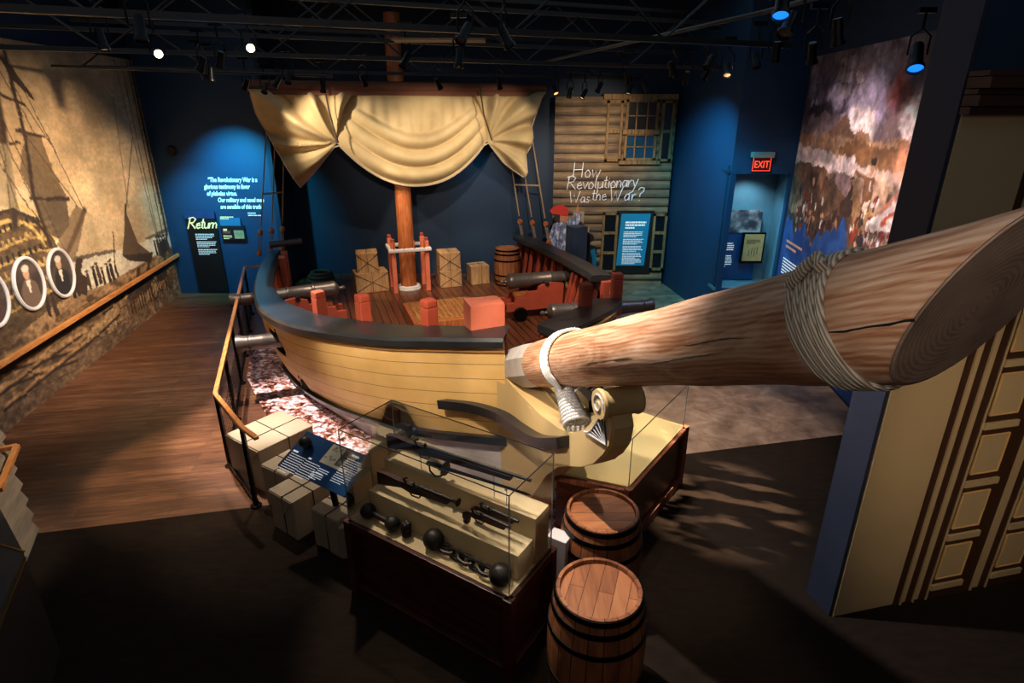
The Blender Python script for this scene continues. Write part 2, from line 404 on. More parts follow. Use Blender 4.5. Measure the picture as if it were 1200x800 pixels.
# ------------------------------------------------------------------ lettering
def text(name, body, size, org, ud, mat, parent, vd=(0, 0, 1), shear=0, off=0, align='LEFT', label=None, space=1, sx=1):
    cu = bpy.data.curves.new(name, 'FONT'); cu.body = body; cu.size = size; cu.shear = shear; cu.offset = off
    cu.align_x = align; cu.space_character = space; cu.extrude = .001; cu.resolution_u = 3
    t = bpy.data.objects.new('tmp', cu); COL.objects.link(t)
    dg = bpy.context.evaluated_depsgraph_get(); me = bpy.data.meshes.new_from_object(t.evaluated_get(dg))
    bpy.data.objects.remove(t); bpy.data.curves.remove(cu)
    ud, vd = Vector(ud).normalized(), Vector(vd).normalized(); n = ud.cross(vd)
    W = Matrix.Translation(Vector(org)) @ Matrix((ud, vd, n)).transposed().to_4x4()
    me.transform((MW[parent].inverted() if parent is not None else Matrix()) @ W @ Matrix.Diagonal((sx, 1, 1, 1)))
    me.materials.clear(); me.materials.append(mat); me.name = name
    o = bpy.data.objects.new(name, me); COL.objects.link(o)
    if parent is not None: o.parent = parent; MW[o] = MW[parent]
    if label: o['label'] = label
    return o
GL = {  # single-stroke letters, unit x-height 1 = 0.5 cap
 'H': ([[(0, 0), (0, 1)], [(.6, 0), (.6, 1)], [(0, .5), (.6, .52)]], .8), 'R': ([[(0, 0), (.05, 1)], [(-.1, .9), (.3, 1.02), (.55, .85), (.4, .55), (.05, .5)], [(.2, .5), (.65, 0)]], .78),
 'W': ([[(0, 1), (.2, 0), (.42, .7), (.62, 0), (.9, 1)]], 1.0), 'o': ([[(.2, .5), (.02, .3), (.08, .02), (.3, 0), (.4, .25), (.2, .5)]], .5),
 'w': ([[(0, .5), (.12, 0), (.28, .42), (.42, 0), (.58, .5)]], .68), 'e': ([[(.04, .25), (.36, .3), (.25, .5), (.06, .4), (.04, .12), (.2, 0), (.4, .1)]], .48),
 'v': ([[(0, .5), (.18, 0), (.38, .5)]], .46), 'l': ([[(.1, 1), (.08, .1), (.18, 0)]], .28), 'u': ([[(0, .5), (.03, .08), (.2, 0), (.34, .12), (.36, .5), (.38, 0)]], .48),
 't': ([[(.14, .85), (.12, .08), (.28, 0)], [(0, .55), (.3, .57)]], .36), 'i': ([[(.06, .5), (.08, 0)], [(.06, .68), (.07, .72)]], .2), 'n': ([[(0, .5), (.02, 0), (.05, .36), (.22, .5), (.32, .35), (.34, 0)]], .45),
 'a': ([[(.36, .45), (.15, .5), (.02, .25), (.12, 0), (.3, .1), (.36, .5), (.4, 0)]], .5), 'r': ([[(0, .5), (.04, 0), (.06, .34), (.2, .5), (.3, .45)]], .38),
 'y': ([[(0, .5), (.16, .05)], [(.38, .55), (.1, -.35), (-.25, -.55)]], .5), 's': ([[(.3, .45), (.12, .5), (.06, .33), (.28, .18), (.2, .01), (0, .06)]], .4),
 'h': ([[(.04, 1), (.02, 0), (.06, .34), (.22, .5), (.32, .35), (.34, 0)]], .46), '?': ([[(0, .8), (.15, 1), (.42, .95), (.42, .7), (.18, .5), (.18, .28)], [(.18, .06), (.19, 0)]], .6), ' ': ([], .32)}
def strokes(mb, s, h, org, ud, r, vd=(0, 0, 1), shear=0, slope=0, sp=1):
    ud, vd, org = Vector(ud), Vector(vd), Vector(org); x = 0
    for ch in s:
        g, w = GL[ch]
        for st in g: mb.tube([org + ud * ((x + px + shear * py) * h) + vd * (py * h + slope * (x + px) * h) for px, py in st], r, 4)
        x += w * sp
def greek(mb, org, ud, vd, width, n, pitch, th, seed=0, short=.6, nrm=None):
    """rows of tiny words too small to read"""
    rng = random.Random(seed); ud, vd, org = Vector(ud).normalized(), Vector(vd).normalized(), Vector(org)
    nn = ud.cross(vd).normalized() * .002
    for i in range(n):
        x = 0; lim = width * (1 if i < n - 1 else short) * rng.uniform(.86, 1)
        while x < lim:
            w = rng.uniform(.03, .09) * max(.42, min(1, width / .6))
            p = org + ud * x - vd * (i * pitch)
            mb.prism([p, p + ud * min(w, lim - x + .01), p + ud * min(w, lim - x + .01) + vd * th, p + vd * th], nn); x += w + .012 * max(.35, min(1, width / .6))
    return mb

# ================================================================== THE ROOM
CEIL = 5.7
def wallq(name, x0, y0, x1, y1, z0, z1, mat, th=.1):
    a, b = Vector((x0, y0, 0)), Vector((x1, y1, 0)); d = (b - a).normalized(); n = Vector((-d.y, d.x, 0)) * th
    mb = MB(); mb.prism([(x0, y0, z0), (x1, y1, z0), (x1 + n.x, y1 + n.y, z0), (x0 + n.x, y0 + n.y, z0)], (0, 0, z1 - z0))
    return struct(name, mb, mat)
def fz(x): return 4.97 + .213 * (x + 2.32)          # line where carpet meets the hard floors
mb = MB(); mb.prism([(-9, -3, -.1), (6.5, -3, -.1), (6.5, fz(6.5), -.1), (-9, fz(-9), -.1)], (0, 0, .1)); f1 = struct('floor', mb, M['carpet'])
mb = MB(); mb.prism([(-9, fz(-9), -.1), (.6, fz(.6), -.1), (.6, 13.4, -.1), (-9, 13.4, -.1)], (0, 0, .1)); struct('floor_wood', mb, M['walk'])
mb = MB(); mb.prism([(.6, fz(.6), -.1), (6.5, fz(6.5), -.1), (6.5, 13.4, -.1), (.6, 13.4, -.1)], (0, 0, .1)); struct('floor_stone', mb, M['stone'])
mb = MB(); mb.box((-1, 5.5, CEIL + .05), (17, 18, .1)); struct('ceiling', mb, M['ceil'])
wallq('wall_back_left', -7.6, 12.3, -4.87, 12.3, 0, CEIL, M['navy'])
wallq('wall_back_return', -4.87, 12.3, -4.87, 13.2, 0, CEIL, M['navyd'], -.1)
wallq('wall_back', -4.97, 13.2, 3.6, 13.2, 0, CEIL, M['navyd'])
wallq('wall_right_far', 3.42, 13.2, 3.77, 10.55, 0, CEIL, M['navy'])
# alcove wall with a niche
wallq('wall_niche_low', 3.77, 10.55, 4.95, 10.55, 0, .62, M['navy'], .1)
wallq('wall_niche_top', 3.77, 10.55, 4.95, 10.55, 2.66, CEIL, M['navy'], .1)
wallq('wall_niche_side', 4.80, 10.55, 4.98, 10.55, .62, 2.66, M['navy'], .1)
M['niche'] = paint('pale blue niche', (.30, .47, .54), .5)
wallq('wall_niche_back', 3.77, 11.2, 5.0, 11.2, .5, 2.8, M['niche'], .06)
wallq('wall_niche_right', 4.86, 11.2, 4.80, 10.64, .5, 2.8, M['niche'], .04)
wallq('wall_niche_left', 3.77, 10.6, 3.9, 11.2, .5, 2.8, M['navyd'], .04)
mb = MB(); mb.box((4.35, 10.9, .6), (1.25, .66, .06)); struct('trim_niche_sill', mb, M['niche'])
mb = MB(); mb.box((4.35, 10.9, 2.69), (1.25, .66, .04)); struct('trim_niche_head', mb, M['navyd'])
# long right wall carrying the battle painting
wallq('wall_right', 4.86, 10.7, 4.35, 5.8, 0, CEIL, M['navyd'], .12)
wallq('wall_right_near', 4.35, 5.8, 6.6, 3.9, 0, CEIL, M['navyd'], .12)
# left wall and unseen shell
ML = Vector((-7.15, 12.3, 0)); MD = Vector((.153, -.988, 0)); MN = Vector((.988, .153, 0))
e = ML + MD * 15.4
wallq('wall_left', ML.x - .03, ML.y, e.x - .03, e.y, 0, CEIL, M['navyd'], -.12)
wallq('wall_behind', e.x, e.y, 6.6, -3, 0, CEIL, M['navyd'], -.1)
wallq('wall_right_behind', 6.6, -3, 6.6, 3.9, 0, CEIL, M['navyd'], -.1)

# ---- left mural
def mural():
    c = Canvas(9.3, 4.55, .0185, (.80, .70, .54)); X = lambda k: k + .35     # canvas x = k + .35
    n = c.fbm(.9, 1); n2 = c.fbm(7, 2, 1, 3)
    c.blend(np.clip((n - .45) * 2.2, 0, 1) * .6, (.66, .53, .38)); c.blend(np.clip((.5 - n) * 3, 0, 1) * .7, (.90, .84, .70))
    c.blend(np.clip((c.y - 2.6) / 2, 0, 1) * .35, (.60, .47, .33)); c.blend(n2 * .16, (.5, .38, .27))
    # sea and far shore
    c.poly([(0, 1.31), (X(.3), 1.32), (X(2.15), 1.42), (X(3.6), 1.57), (X(9), 1.9), (X(9), .9), (0, .9)], (.80, .76, .68))
    c.poly([(0, 1.33), (X(.3), 1.34), (X(1.1), 1.38), (X(1.1), 1.42), (X(.5), 1.43), (0, 1.42)], (.42, .36, .28))
    c.poly([(X(2.3), 1.42), (X(3.6), 1.56), (X(3.6), 1.63), (X(3), 1.56), (X(2.3), 1.47)], (.42, .36, .30))
    # quay
    gr = c.fbm(5, 5, 1, 2)
    c.poly([(0, 1.02), (X(1), 1.02), (X(3), 1.02), (X(4.6), 1.22), (X(9), 1.5), (X(9), 0), (0, 0)], (.60, .47, .33))
    c.blend((c.y < 1.0 + .0 * c.x) * np.clip((gr - .42) * 3, 0, 1) * .8, (.28, .19, .12)); c.blend((c.y < .42) * .55 * (c.fbm(9, 8) > .45), (.33, .25, .19))
    c.blend((c.y < .30) * .5, (.42, .33, .26))
    for k in range(60):
        x = random.uniform(0, 9); y = random.uniform(.1, .95); c.line([(x, y), (x + random.uniform(.2, .7), y + random.uniform(-.05, .08))], .01, (.22, .15, .1), .5)
    dk = (.19, .135, .10)
    # stern of the big ship
    c.poly([(X(5.9), .95), (X(5.8), 2.3), (X(5.2), 2.55), (X(4.6), 2.5), (X(4.15), 2.3), (X(3.92), 1.95), (X(3.85), 1.5), (X(3.9), 1.15)], (.34, .26, .17))
    for j in range(6):
        y = 1.25 + j * .19; c.line([(X(3.9 + .04 * j), y), (X(4.5), y + .1), (X(5.8), y + .02)], .018, (.74, .60, .34))
        for i in range(16):
            x = X(4.02 + i * .12); c.poly([(x, y + .06), (x + .05, y + .06), (x + .05, y + .15), (x, y + .15)], (.10, .08, .07) if j % 2 else (.62, .5, .3))
    for rr in (.95, .82, .68):
        pts = [(X(4.85 + rr * math.cos(a)), 1.85 + .78 * rr * math.sin(a)) for a in np.linspace(.15, PI - .15, 14)]; c.line(pts, .025, (.80, .66, .38) if rr != .82 else (.2, .14, .09))
    # masts and sails
    c.poly([(X(3.92), 3.40), (X(3.58), 3.34), (X(3.50), 2.85), (X(3.32), 2.45), (X(4.1), 2.50), (X(4.25), 2.95)], (.45, .37, .27))
    c.poly([(X(4.15), 2.5), (X(3.36), 2.46), (X(3.45), 2.1), (X(3.8), 1.95), (X(4.1), 2.1)], (.40, .33, .25))
    c.line([(X(3.3), 2.44), (X(4.2), 2.58)], .022, dk); c.line([(X(3.5), 3.33), (X(4.1), 3.44)], .02, dk)
    c.line([(X(3.86), 4.45), (X(3.93), 3.4), (X(4.12), 2.6), (X(4.06), 1.9)], .035, dk)
    c.line([(X(4.2), 4.5), (X(4.35), 3.5), (X(4.66), 2.3)], .07, dk); c.line([(X(5.3), 4.5), (X(5.2), 2.3)], .08, dk)
    c.line([(X(3.75), 3.75), (X(4.4), 3.95)], .02, dk); c.line([(X(4.1), 3.3), (X(4.6), 3.25)], .02, dk)
    c.poly([(X(4.05), 4.35), (X(3.86), 4.3), (X(3.5), 3.82), (X(3.86), 4.05)], (.22, .15, .11)); c.line([(X(3.95), 4.35), (X(3.5), 3.85)], .012, dk)
    c.poly([(X(4.3), 3.3), (X(4.9), 3.3), (X(5.1), 2.6), (X(4.55), 2.5)], (.62, .55, .42), .8)
    for a, b in (((3.86, 4.4), (2.95, 2.2)), ((3.9, 4.0), (3.3, 3.1)), ((3.93, 3.4), (3.1, 2.3)), ((4.2, 4.4), (3.7, 3.4)), ((4.3, 3.6), (3.7, 1.6)), ((4.4, 3.4), (3.9, 1.7)), ((4.6, 4.2), (4.5, 2.3)), ((5.2, 4.0), (4.1, 2.2)), ((5.3, 3.5), (5.9, 2.1)), ((4.1, 4.4), (4.7, 2.4))):
        c.line([(X(a[0]), a[1]), (X(b[0]), b[1])], .009, (.30, .22, .15))
    c.line([(X(3.98), 1.55), (X(3.35), 1.95), (X(2.95), 2.22)], .05, (.27, .19, .13)); c.poly([(X(3.9), 1.9), (X(3.15), 2.35), (X(2.95), 2.2), (X(3.3), 1.8), (X(3.7), 1.5)], (.45, .35, .25), .7)
    c.poly([(X(3.95), 1.2), (X(3.5), 1.6), (X(3.35), 1.55), (X(3.5), 1.35), (X(3.35), 1.25), (X(3.5), 1.0)], (.24, .17, .12))
    # schooner and its lines
    c.line([(X(.72), 3.2), (X(1.6), 2.03)], .014, (.35, .26, .18)); c.line([(X(1.1), 3.9), (X(1.5), 2.05)], .01, (.4, .3, .2)); c.line([(X(1.58), 2.1), (X(2.0), 1.35)], .03, dk)
    c.poly([(X(1.62), 2.0), (X(2.12), 1.32), (X(1.75), 1.22), (X(1.15), 1.02), (X(1.0), 1.1), (X(1.45), 1.4)], (.36, .28, .20))
    c.poly([(X(2.15), 1.33), (X(1.9), 1.16), (X(1.1), .95), (X(.9), 1.08), (X(1.4), 1.18)], (.22, .16, .12))
    # tall rig at the right-hand edge
    for x0, x1, w in ((.02, -.08, .03), (.12, .1, .05), (.25, .30, .02), (.5, .55, .012), (.75, .6, .01)):
        c.line([(X(x0), 4.5), (X(x1), 1.3)], w, (.27, .19, .15))
    for j in range(14): c.line([(X(-.05), 1.5 + j * .2), (X(.2), 1.53 + j * .2)], .008, (.3, .22, .17))
    for k, y, h in ((3.35, 1.06, .30), (3.15, 1.05, .33), (3.02, 1.05, .36), (2.9, 1.02, .28), (2.72, 1.0, .33), (2.6, 1.0, .36), (2.45, 1.02, .27), (.62, .95, .42), (.5, .9, .45), (.38, .92, .4), (.27, .95, .38), (.16, .9, .42), (.75, 1, .3), (3.7, 1.05, .28), (3.82, 1.05, .3), (4.35, .95, .35), (4.5, .98, .3)):
        c.figure(X(k), y, h, random.choice([(.20, .15, .12), (.28, .2, .15), (.16, .12, .11)]))
    c.line([(X(2.5), 1.1), (X(2.25), 1.75)], .014, dk)
    # wagon, horses, barrels on the quay
    for k, y in ((3.2, .45), (2.75, .5), (2.3, .45), (1.9, .5), (1.2, .55), (.9, .6)):
        c.poly([(X(k), y - .2), (X(k - .03), y + .18), (X(k - .36), y + .2), (X(k - .34), y - .18)], random.choice([(.55, .43, .3), (.38, .28, .19), (.66, .54, .39)])); c.line([(X(k), y + .15), (X(k - .34), y + .16)], .02, dk); c.line([(X(k - .02), y), (X(k - .34), y)], .01, dk)
    for k in (2.0, 1.55, .75):
        c.ell(X(k), .62, .30, .14, (.24, .17, .12)); c.poly([(X(k - .2), .65), (X(k - .42), .95), (X(k - .34), 1.0), (X(k - .1), .75)], (.24, .17, .12))
        for d in (-.22, -.1, .12, .22): c.line([(X(k + d), .6), (X(k + d * 1.1), .28)], .022, (.2, .14, .1))
    for k in (1.2, .45): 
        c.line([(X(k + .16 * math.cos(a)), .45 + .2 * math.sin(a)) for a in np.linspace(0, 2 * PI, 14)], .016, dk)
    c.poly([(X(3.9), .30), (X(2.7), .45), (X(2.6), .52), (X(3.7), .5)], (.66, .53, .37)); c.line([(X(3.9), .3), (X(2.7), .42)], .02, dk)
    for a, b in (((6.5, .9), (4.0, .35)), ((6.6, .7), (4.2, .25)), ((6.2, .5), (3.9, .55)), ((5.9, .3), (3.7, .38))):
        c.line([(X(a[0]), a[1]), (X(b[0]), b[1])], .022, (.66, .5, .33)); c.line([(X(a[0]), a[1] - .05), (X(b[0]), b[1] - .05)], .018, dk)
    c.warp(.025, 6); c.grainy(.10, 9, .6, 2.2); c.grainy(.20, 1.6, 1, 1, 70); c.grainy(.12, 24, 1, 1, 80); m_ = (c.y < 1.0) | ((c.x > X(3.8)) & (c.y < 2.3)); g0 = c.a.copy(); c.grainy(.5, 13, 1, 1.6, 81); c.a = np.where(m_[..., None], c.a, g0)
    o = c.build('wall_mural', M['mural'], ML - MD * .35 + MN * .012 + Vector((0, 0, 0)), MD)
    o['kind'] = 'structure'; return o
mural()
# ---- battle painting
def battle():
    t = thing('battle_painting', 'tall smoky battle painting filling the wall right of the lit doorway niche', 'painting', (4.8, 10.4, 0))
    c = Canvas(3.7, 4.42, .0165, (.45, .36, .36)); n = c.fbm(.9, 11); n2 = c.fbm(2.2, 12); n3 = c.fbm(5, 13)
    y = c.y
    c.blend(np.clip((y - 3.3) / .4, 0, 1) * np.clip((n - .35) * 3, 0, 1), (.30, .25, .33))
    c.blend((y > 3.3) * np.clip((n2 - .5) * 5, 0, 1) * .8, (.70, .64, .76)); c.blend((y > 3.9) * np.clip((.5 - n2) * 5, 0, 1), (.36, .27, .27))
    c.blend((y > 4.1) * .35, (.55, .40, .32))
    for x, h in ((.45, 4.35), (.8, 4.3), (1.25, 4.25), (1.55, 4.38), (1.9, 4.3)):
        c.poly([(x - .28, 3.55), (x - .22, 3.72), (x + .25, 3.74), (x + .3, 3.6)], (.17, .14, .17)); c.line([(x, 3.6), (x, h)], .02, (.15, .12, .13))
        for q in (0, 1, 2): c.poly([(x - .17 + q * .03, 3.82 + q * .18), (x + .17 - q * .03, 3.82 + q * .18), (x + .13 - q * .02, 3.96 + q * .18), (x - .13 + q * .02, 3.96 + q * .18)], (.38, .33, .38) if x < 1.2 else (.58, .52, .54), .75)
    for cx, cy, r in ((2.35, 3.95, .35), (2.5, 4.1, .3), (2.2, 3.75, .35), (1.05, 3.85, .22), (1.3, 3.75, .25), (1.9, 3.6, .4)): c.ell(cx, cy, r, r * .8, (.74, .68, .78), .8, .6)
    c.ell(3.0, 3.9, .3, .3, (.75, .36, .30), .9, .8); c.ell(3.2, 3.7, .4, .25, (.45, .24, .25), .7, .8)
    for cx, cy, r in ((3.4, 3.55, .3), (3.6, 3.7, .28), (3.6, 3.3, .35), (2.4, 3.45, .35), (2.0, 3.5, .3)): c.ell(cx, cy, r, r * .8, (.93, .86, .84), .9, .5)
    c.poly([(0, 2.95), (3.7, 2.95), (3.7, 3.35), (2.6, 3.28), (2.2, 3.4), (1.95, 3.38), (1.7, 3.58), (1.5, 3.5), (1.1, 3.32), (.6, 3.25), (0, 3.3)], (.60, .44, .32))
    c.poly([(1.7, 3.58), (1.95, 3.38), (2.2, 3.3), (1.4, 3.25), (1.1, 3.3), (1.5, 3.48)], (.42, .31, .24))
    c.blend((y < 3.3) * (y > 2.2) * np.clip((n3 - .5) * 4, 0, 1) * .6, (.80, .70, .60))
    c.poly([(0, 2.8), (3.7, 2.8), (3.7, 2.95), (0, 3.12)], (.82, .74, .72)); c.poly([(1.6, 3.1), (2.0, 3.25), (2.7, 3.2), (3.4, 3.3), (3.3, 3.0), (2.4, 2.95)], (.50, .34, .20))
    c.ell(3.0, 2.6, .9, .5, (.74, .60, .48), .9, .6); c.ell(3.5, 3.1, .35, .3, (.83, .56, .42), .8, .6)
    c.poly([(0, 2.75), (.5, 2.85), (1.1, 2.85), (1.5, 2.72), (1.9, 2.6), (2.6, 2.45), (3, 2.1), (2.8, 1.7), (0, 1.7)], (.33, .24, .17))
    c.blend((y < 2.8) * (y > 1.8) * np.clip((n2 - .48) * 5, 0, 1) * .7, (.52, .38, .27)); c.blend((y < 2.75) * (y > 1.8) * np.clip((n3 - .55) * 6, 0, 1) * .8, (.16, .11, .09))
    c.warp(.09, 3.2, 90); c.warp(.05, 9, 93)
    # riders
    hx, hy = 2.75, 2.35
    c.ell(hx, hy, .34, .18, (.62, .47, .31)); c.poly([(hx - .25, hy + .05), (hx - .5, hy + .35), (hx - .42, hy + .42), (hx - .1, hy + .15)], (.55, .40, .26))
    for d in (-.25, -.12, .15, .27): c.line([(hx + d, hy - .1), (hx + d * 1.3, hy - .48)], .03, (.45, .32, .2))
    c.poly([(hx - .08, hy + .1), (hx - .12, hy + .5), (hx + .14, hy + .5), (hx + .16, hy + .1)], (.46, .31, .20)); c.line([(hx, hy + .45), (hx - .42, hy + .5)], .035, (.46, .31, .2))
    c.ell(hx + .02, hy + .6, .06, .07, (.70, .5, .38)); c.ell(hx + .03, hy + .69, .09, .045, (.12, .09, .08)); c.poly([(hx - .05, hy - .02), (hx - .02, hy + .2), (hx + .12, hy + .2), (hx + .1, hy - .05)], (.85, .76, .66))
    c.ell(2.25, 2.38, .22, .14, (.22, .15, .11)); c.figure(2.28, 2.4, .38, (.20, .14, .12))
    rng = random.Random(4)
    for k in range(230):
        a = rng.random(); x = .55 + rng.gauss(.25, .28) if a < .45 else rng.gauss(3.1, .38); yy = rng.gauss(2.1, .2) if a < .45 else rng.gauss(2.15, .2)
        if not (0 < x < 3.65): continue
        c.ell(x, yy, rng.uniform(.02, .06), rng.uniform(.03, .09), rng.choice([(.72, .55, .42), (.55, .16, .12), (.85, .80, .78), (.12, .12, .18), (.3, .2, .14), (.62, .47, .36)]), 1, .3)
    c.poly([(3.68, 2.95), (3.35, 2.6), (2.95, 2.3), (3.1, 2.22), (3.68, 2.35)], (.88, .82, .79)); c.line([(3.6, 2.8), (3.2, 2.45)], .03, (.7, .45, .36)); c.line([(3.65, 2.6), (3.3, 2.35)], .03, (.72, .32, .22))
    c.warp(.05, 9, 97); c.grainy(.45, 5, 1, 1, 33); c.grainy(.3, 14, 1, 1, 34)
    # torn blue text field
    e = [(0, 1.72)] + [(x, 1.80 + .12 * math.sin(x * 9) + .1 * math.sin(x * 23) + (.3 if 1.7 < x < 2.5 else 0)) for x in np.linspace(.1, 2.75, 26)] + [(3.0, 1.6), (3.7, 1.5), (3.7, 0), (0, 0)]
    c.poly(e, (.10, .26, .52)); m = np.zeros(c.x.shape); tmp = c.a.copy(); blue = (np.abs(c.a - np.array((.10, .26, .52))).sum(-1) < .01)
    c.blend(blue * np.clip((n3 - .45) * 4, 0, 1) * .7, (.20, .40, .68))
    u = Vector((-.103, -.995, 0)).normalized(); o = Vector((4.822, 10.5, .05))
    c.build('canvas_print', M['battle'], o, u, parent=t)
    nrm = Vector((-.995, .103, 0)) * .012
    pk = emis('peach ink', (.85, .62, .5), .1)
    for j in range(2): mb = MB(); greek(mb, o + u * .25 + nrm + Vector((0, 0, 1.50 - j * .09)), u, (0, 0, 1), .85 - .3 * j, 1, .10, .04, 3, 1); obj('heading_lettering', mb, pk, t)
    for j, z in enumerate((1.2, .85, .5)): mb = MB(); greek(mb, o + u * .22 + nrm + Vector((0, 0, z)), u, (0, 0, 1), .95, 6, .05, .022, 5 + j); obj('body_lettering', mb, M['inkw'], t)
    d = Canvas(.42, .36, .02, (.55, .42, .34)); d.blend(np.clip((d.fbm(12, 3) - .4) * 3, 0, 1), (.2, .14, .12)); d.ell(.21, .18, .12, .13, (.74, .6, .5), .8, .5)
    d.build('inset_picture', M['battle'], o + u * 1.55 + nrm + Vector((0, 0, 1.22)), u, parent=t)
    d.build('inset_picture', M['battle'], o + u * 2.45 + nrm + Vector((0, 0, 1.5)), u, parent=t)
battle()
# ---- mural handrail
t = thing('wall_handrail', 'long oak handrail fixed along the sepia harbour mural', 'handrail', tuple(ML + MD * 3))
p = lambda k, off, z: ML + MD * k + MN * off + Vector((0, 0, z))
mb = MB(); mb.beam(p(-.2, .11, .84), p(8.6, .11, .84), .055, .07, bevel=.012); obj('rail', mb, M['oakrail'], t)
mb = MB(); mb.beam(p(-.2, .085, .77), p(8.6, .085, .77), .03, .09); obj('back_plate', mb, M['black_metal'], t)
for k in range(7):
    mb = MB(); mb.tube([p(.3 + k * 1.3, 0, .72), p(.3 + k * 1.3, .09, .73), p(.3 + k * 1.3, .1, .8)], .014, 8); obj('bracket', mb, M['black_metal'], t)
# ---- oval portraits
def oval(k, z, label, seed, coat):
    t = thing('oval_portrait', label, 'portrait', tuple(p(k, .02, z)), group=None)
    rx, rz = .27, .31
    def ring(r, f): return [p(k + (rx + r) * math.cos(a), f, z + (rz + r) * math.sin(a) + .0) for a in np.linspace(0, 2 * PI, 37)]
    mb = MB(); mb.tube(ring(.03, .035), .026, 8, False); obj('frame', mb, M['white'], t, True)
    c = Canvas(2 * rx + .04, 2 * rz + .04, .018, (.22, .17, .15)); cx, cy = rx + .02, rz + .02
    c.blend(np.clip((c.fbm(6, seed) - .4) * 3, 0, 1) * .6, (.4, .32, .27))
    c.poly([(cx - .2, 0), (cx - .16, cy - .02), (cx - .05, cy + .06), (cx + .07, cy + .06), (cx + .18, cy - .04), (cx + .2, 0)], coat)
    c.poly([(cx - .05, cy + .05), (cx + .05, cy + .05), (cx + .01, cy - .16)], (.85, .8, .74)); c.ell(cx, cy + .13, .065, .085, (.76, .60, .48)); c.ell(cx - .01, cy + .2, .085, .05, (.8, .76, .7))
    m = (np.hypot((c.x - cx) / (rx + .01), (c.y - cy) / (rz + .01)) <= 1)
    # build as an oval disc
    ids = c.build('picture', M['battle'], p(k - rx - .02, .03, z - rz - .02), MD, parent=t)
    bm = bmesh.new(); bm.from_mesh(ids.data); inv = MW[t].inverted(); kill = []
    cc = inv @ p(k, .03, z); du = (inv.to_3x3() @ MD)
    for f in bm.faces:
        d = f.calc_center_median() - cc
        if math.hypot(d.dot(du) / (rx + .03), d.z / (rz + .03)) > 1: kill.append(f)
    bmesh.ops.delete(bm, geom=kill, context='FACES'); bm.to_mesh(ids.data); bm.free()
oval(4.03, 1.50, 'white-framed oval portrait on the mural nearest the far end, dark coat', 3, (.14, .12, .12))
oval(4.78, 1.55, 'middle white-framed oval portrait on the mural, sitter in brown coat', 5, (.42, .33, .27))
oval(5.55, 1.57, 'white-framed oval portrait on the mural cut by the photo left edge', 8, (.3, .2, .18))

# ================================================================== SHIP
SHM = Matrix.Translation((-2.16, 12.0, 0)) @ Matrix.Rotation(math.atan2(.317, .948), 4, 'Z')
def L(s, w, z): return SHM @ Vector((w, -s, z))
ship = thing('ship', 'tan-planked sailing ship bow with charcoal rail set into the hall', 'ship', mat=SHM)
CAP = [(-.25, 2.60, 1.08), (0, 2.62, 1.08), (1.1, 2.70, 1.08), (2.2, 2.70, 1.10), (3.2, 2.63, 1.14), (4.0, 2.50, 1.21), (4.7, 2.28, 1.28), (5.2, 2.05, 1.34), (5.6, 1.79, 1.40), (6.0, 1.45, 1.45), (6.3, 1.15, 1.49), (6.6, .80, 1.55), (6.85, .50, 1.60), (7.05, .16, 1.63)]
FLR = [(-.25, 2.42), (0, 2.45), (1.1, 2.52), (2.15, 2.50), (3.1, 2.38), (3.9, 2.16), (4.6, 1.88), (5.1, 1.64), (5.5, 1.43), (5.9, 1.18), (6.25, .93), (6.6, .64), (6.9, .38), (7.22, .08)]
def crm(P, t):
    n = len(P) - 1; i = min(int(t), n - 1); f = t - i
    g = lambda k: np.array(P[max(0, min(n, k))], float)
    a, b, c_, d = g(i - 1), g(i), g(i + 1), g(i + 2)
    return .5 * ((2 * b) + (c_ - a) * f + (2 * a - 5 * b + 4 * c_ - d) * f * f + (3 * b - a - 3 * c_ + d) * f ** 3)
NT_ = 120; TT = np.linspace(0, len(CAP) - 1, NT_ + 1)
capP = [crm(CAP, t) for t in TT]; flrP = [crm(FLR, t) for t in TT]
def zstar(s_): return float(np.interp(s_, [0, 1.5, 3.2, 4.28, 4.36, 4.9, 5.4, 6.0, 6.7, 7.05], [1.08, 1.10, 1.18, 1.28, 1.08, 1.16, 1.22, 1.32, 1.46, 1.56]))
def hull(i, v, side, inset=0, drop=0):
    a, b = flrP[i], capP[i]
    if side > 0: b = (b[0], b[1], zstar(b[0]))
    z = v * (b[2] - drop); s_ = a[0] + (b[0] - a[0]) * v; w = a[1] + (b[1] - a[1]) * v + .07 * math.sin(PI * v) * min(1, a[1])
    if inset:
        i0, i1 = max(i - 1, 0), min(i + 1, NT_); d = np.array(capP[i1][:2]) - np.array(capP[i0][:2]); d /= np.linalg.norm(d)
        # inward normal (s,w) : rotate tangent
        nrm = np.array((d[1], -d[0])); 
        if nrm[1] > 0 or (abs(nrm[1]) < 1e-6 and nrm[0] > 0): nrm = -nrm
        s_ += nrm[0] * inset; w = max(.0, w + nrm[1] * inset)
    return s_, side * w, z
def zw(s_):   # height of the wale
    return max(0, np.interp(s_, [3.3, 4.5, 5.2, 6.0, 6.6, 7.2], [0, .12, .22, .34, .45, .61]))
NV = 20
def portcell(i, v0, v1, side):
    s_, w, z = hull(i, (v0 + v1) / 2, 1)
    ranges = [(1.72, 2.2), (3.9, 4.36)] if side < 0 else [(2.1, 2.6), (4.1, 4.6)]
    return .66 < z < 1.04 and any(a < s_ < b for a, b in ranges)
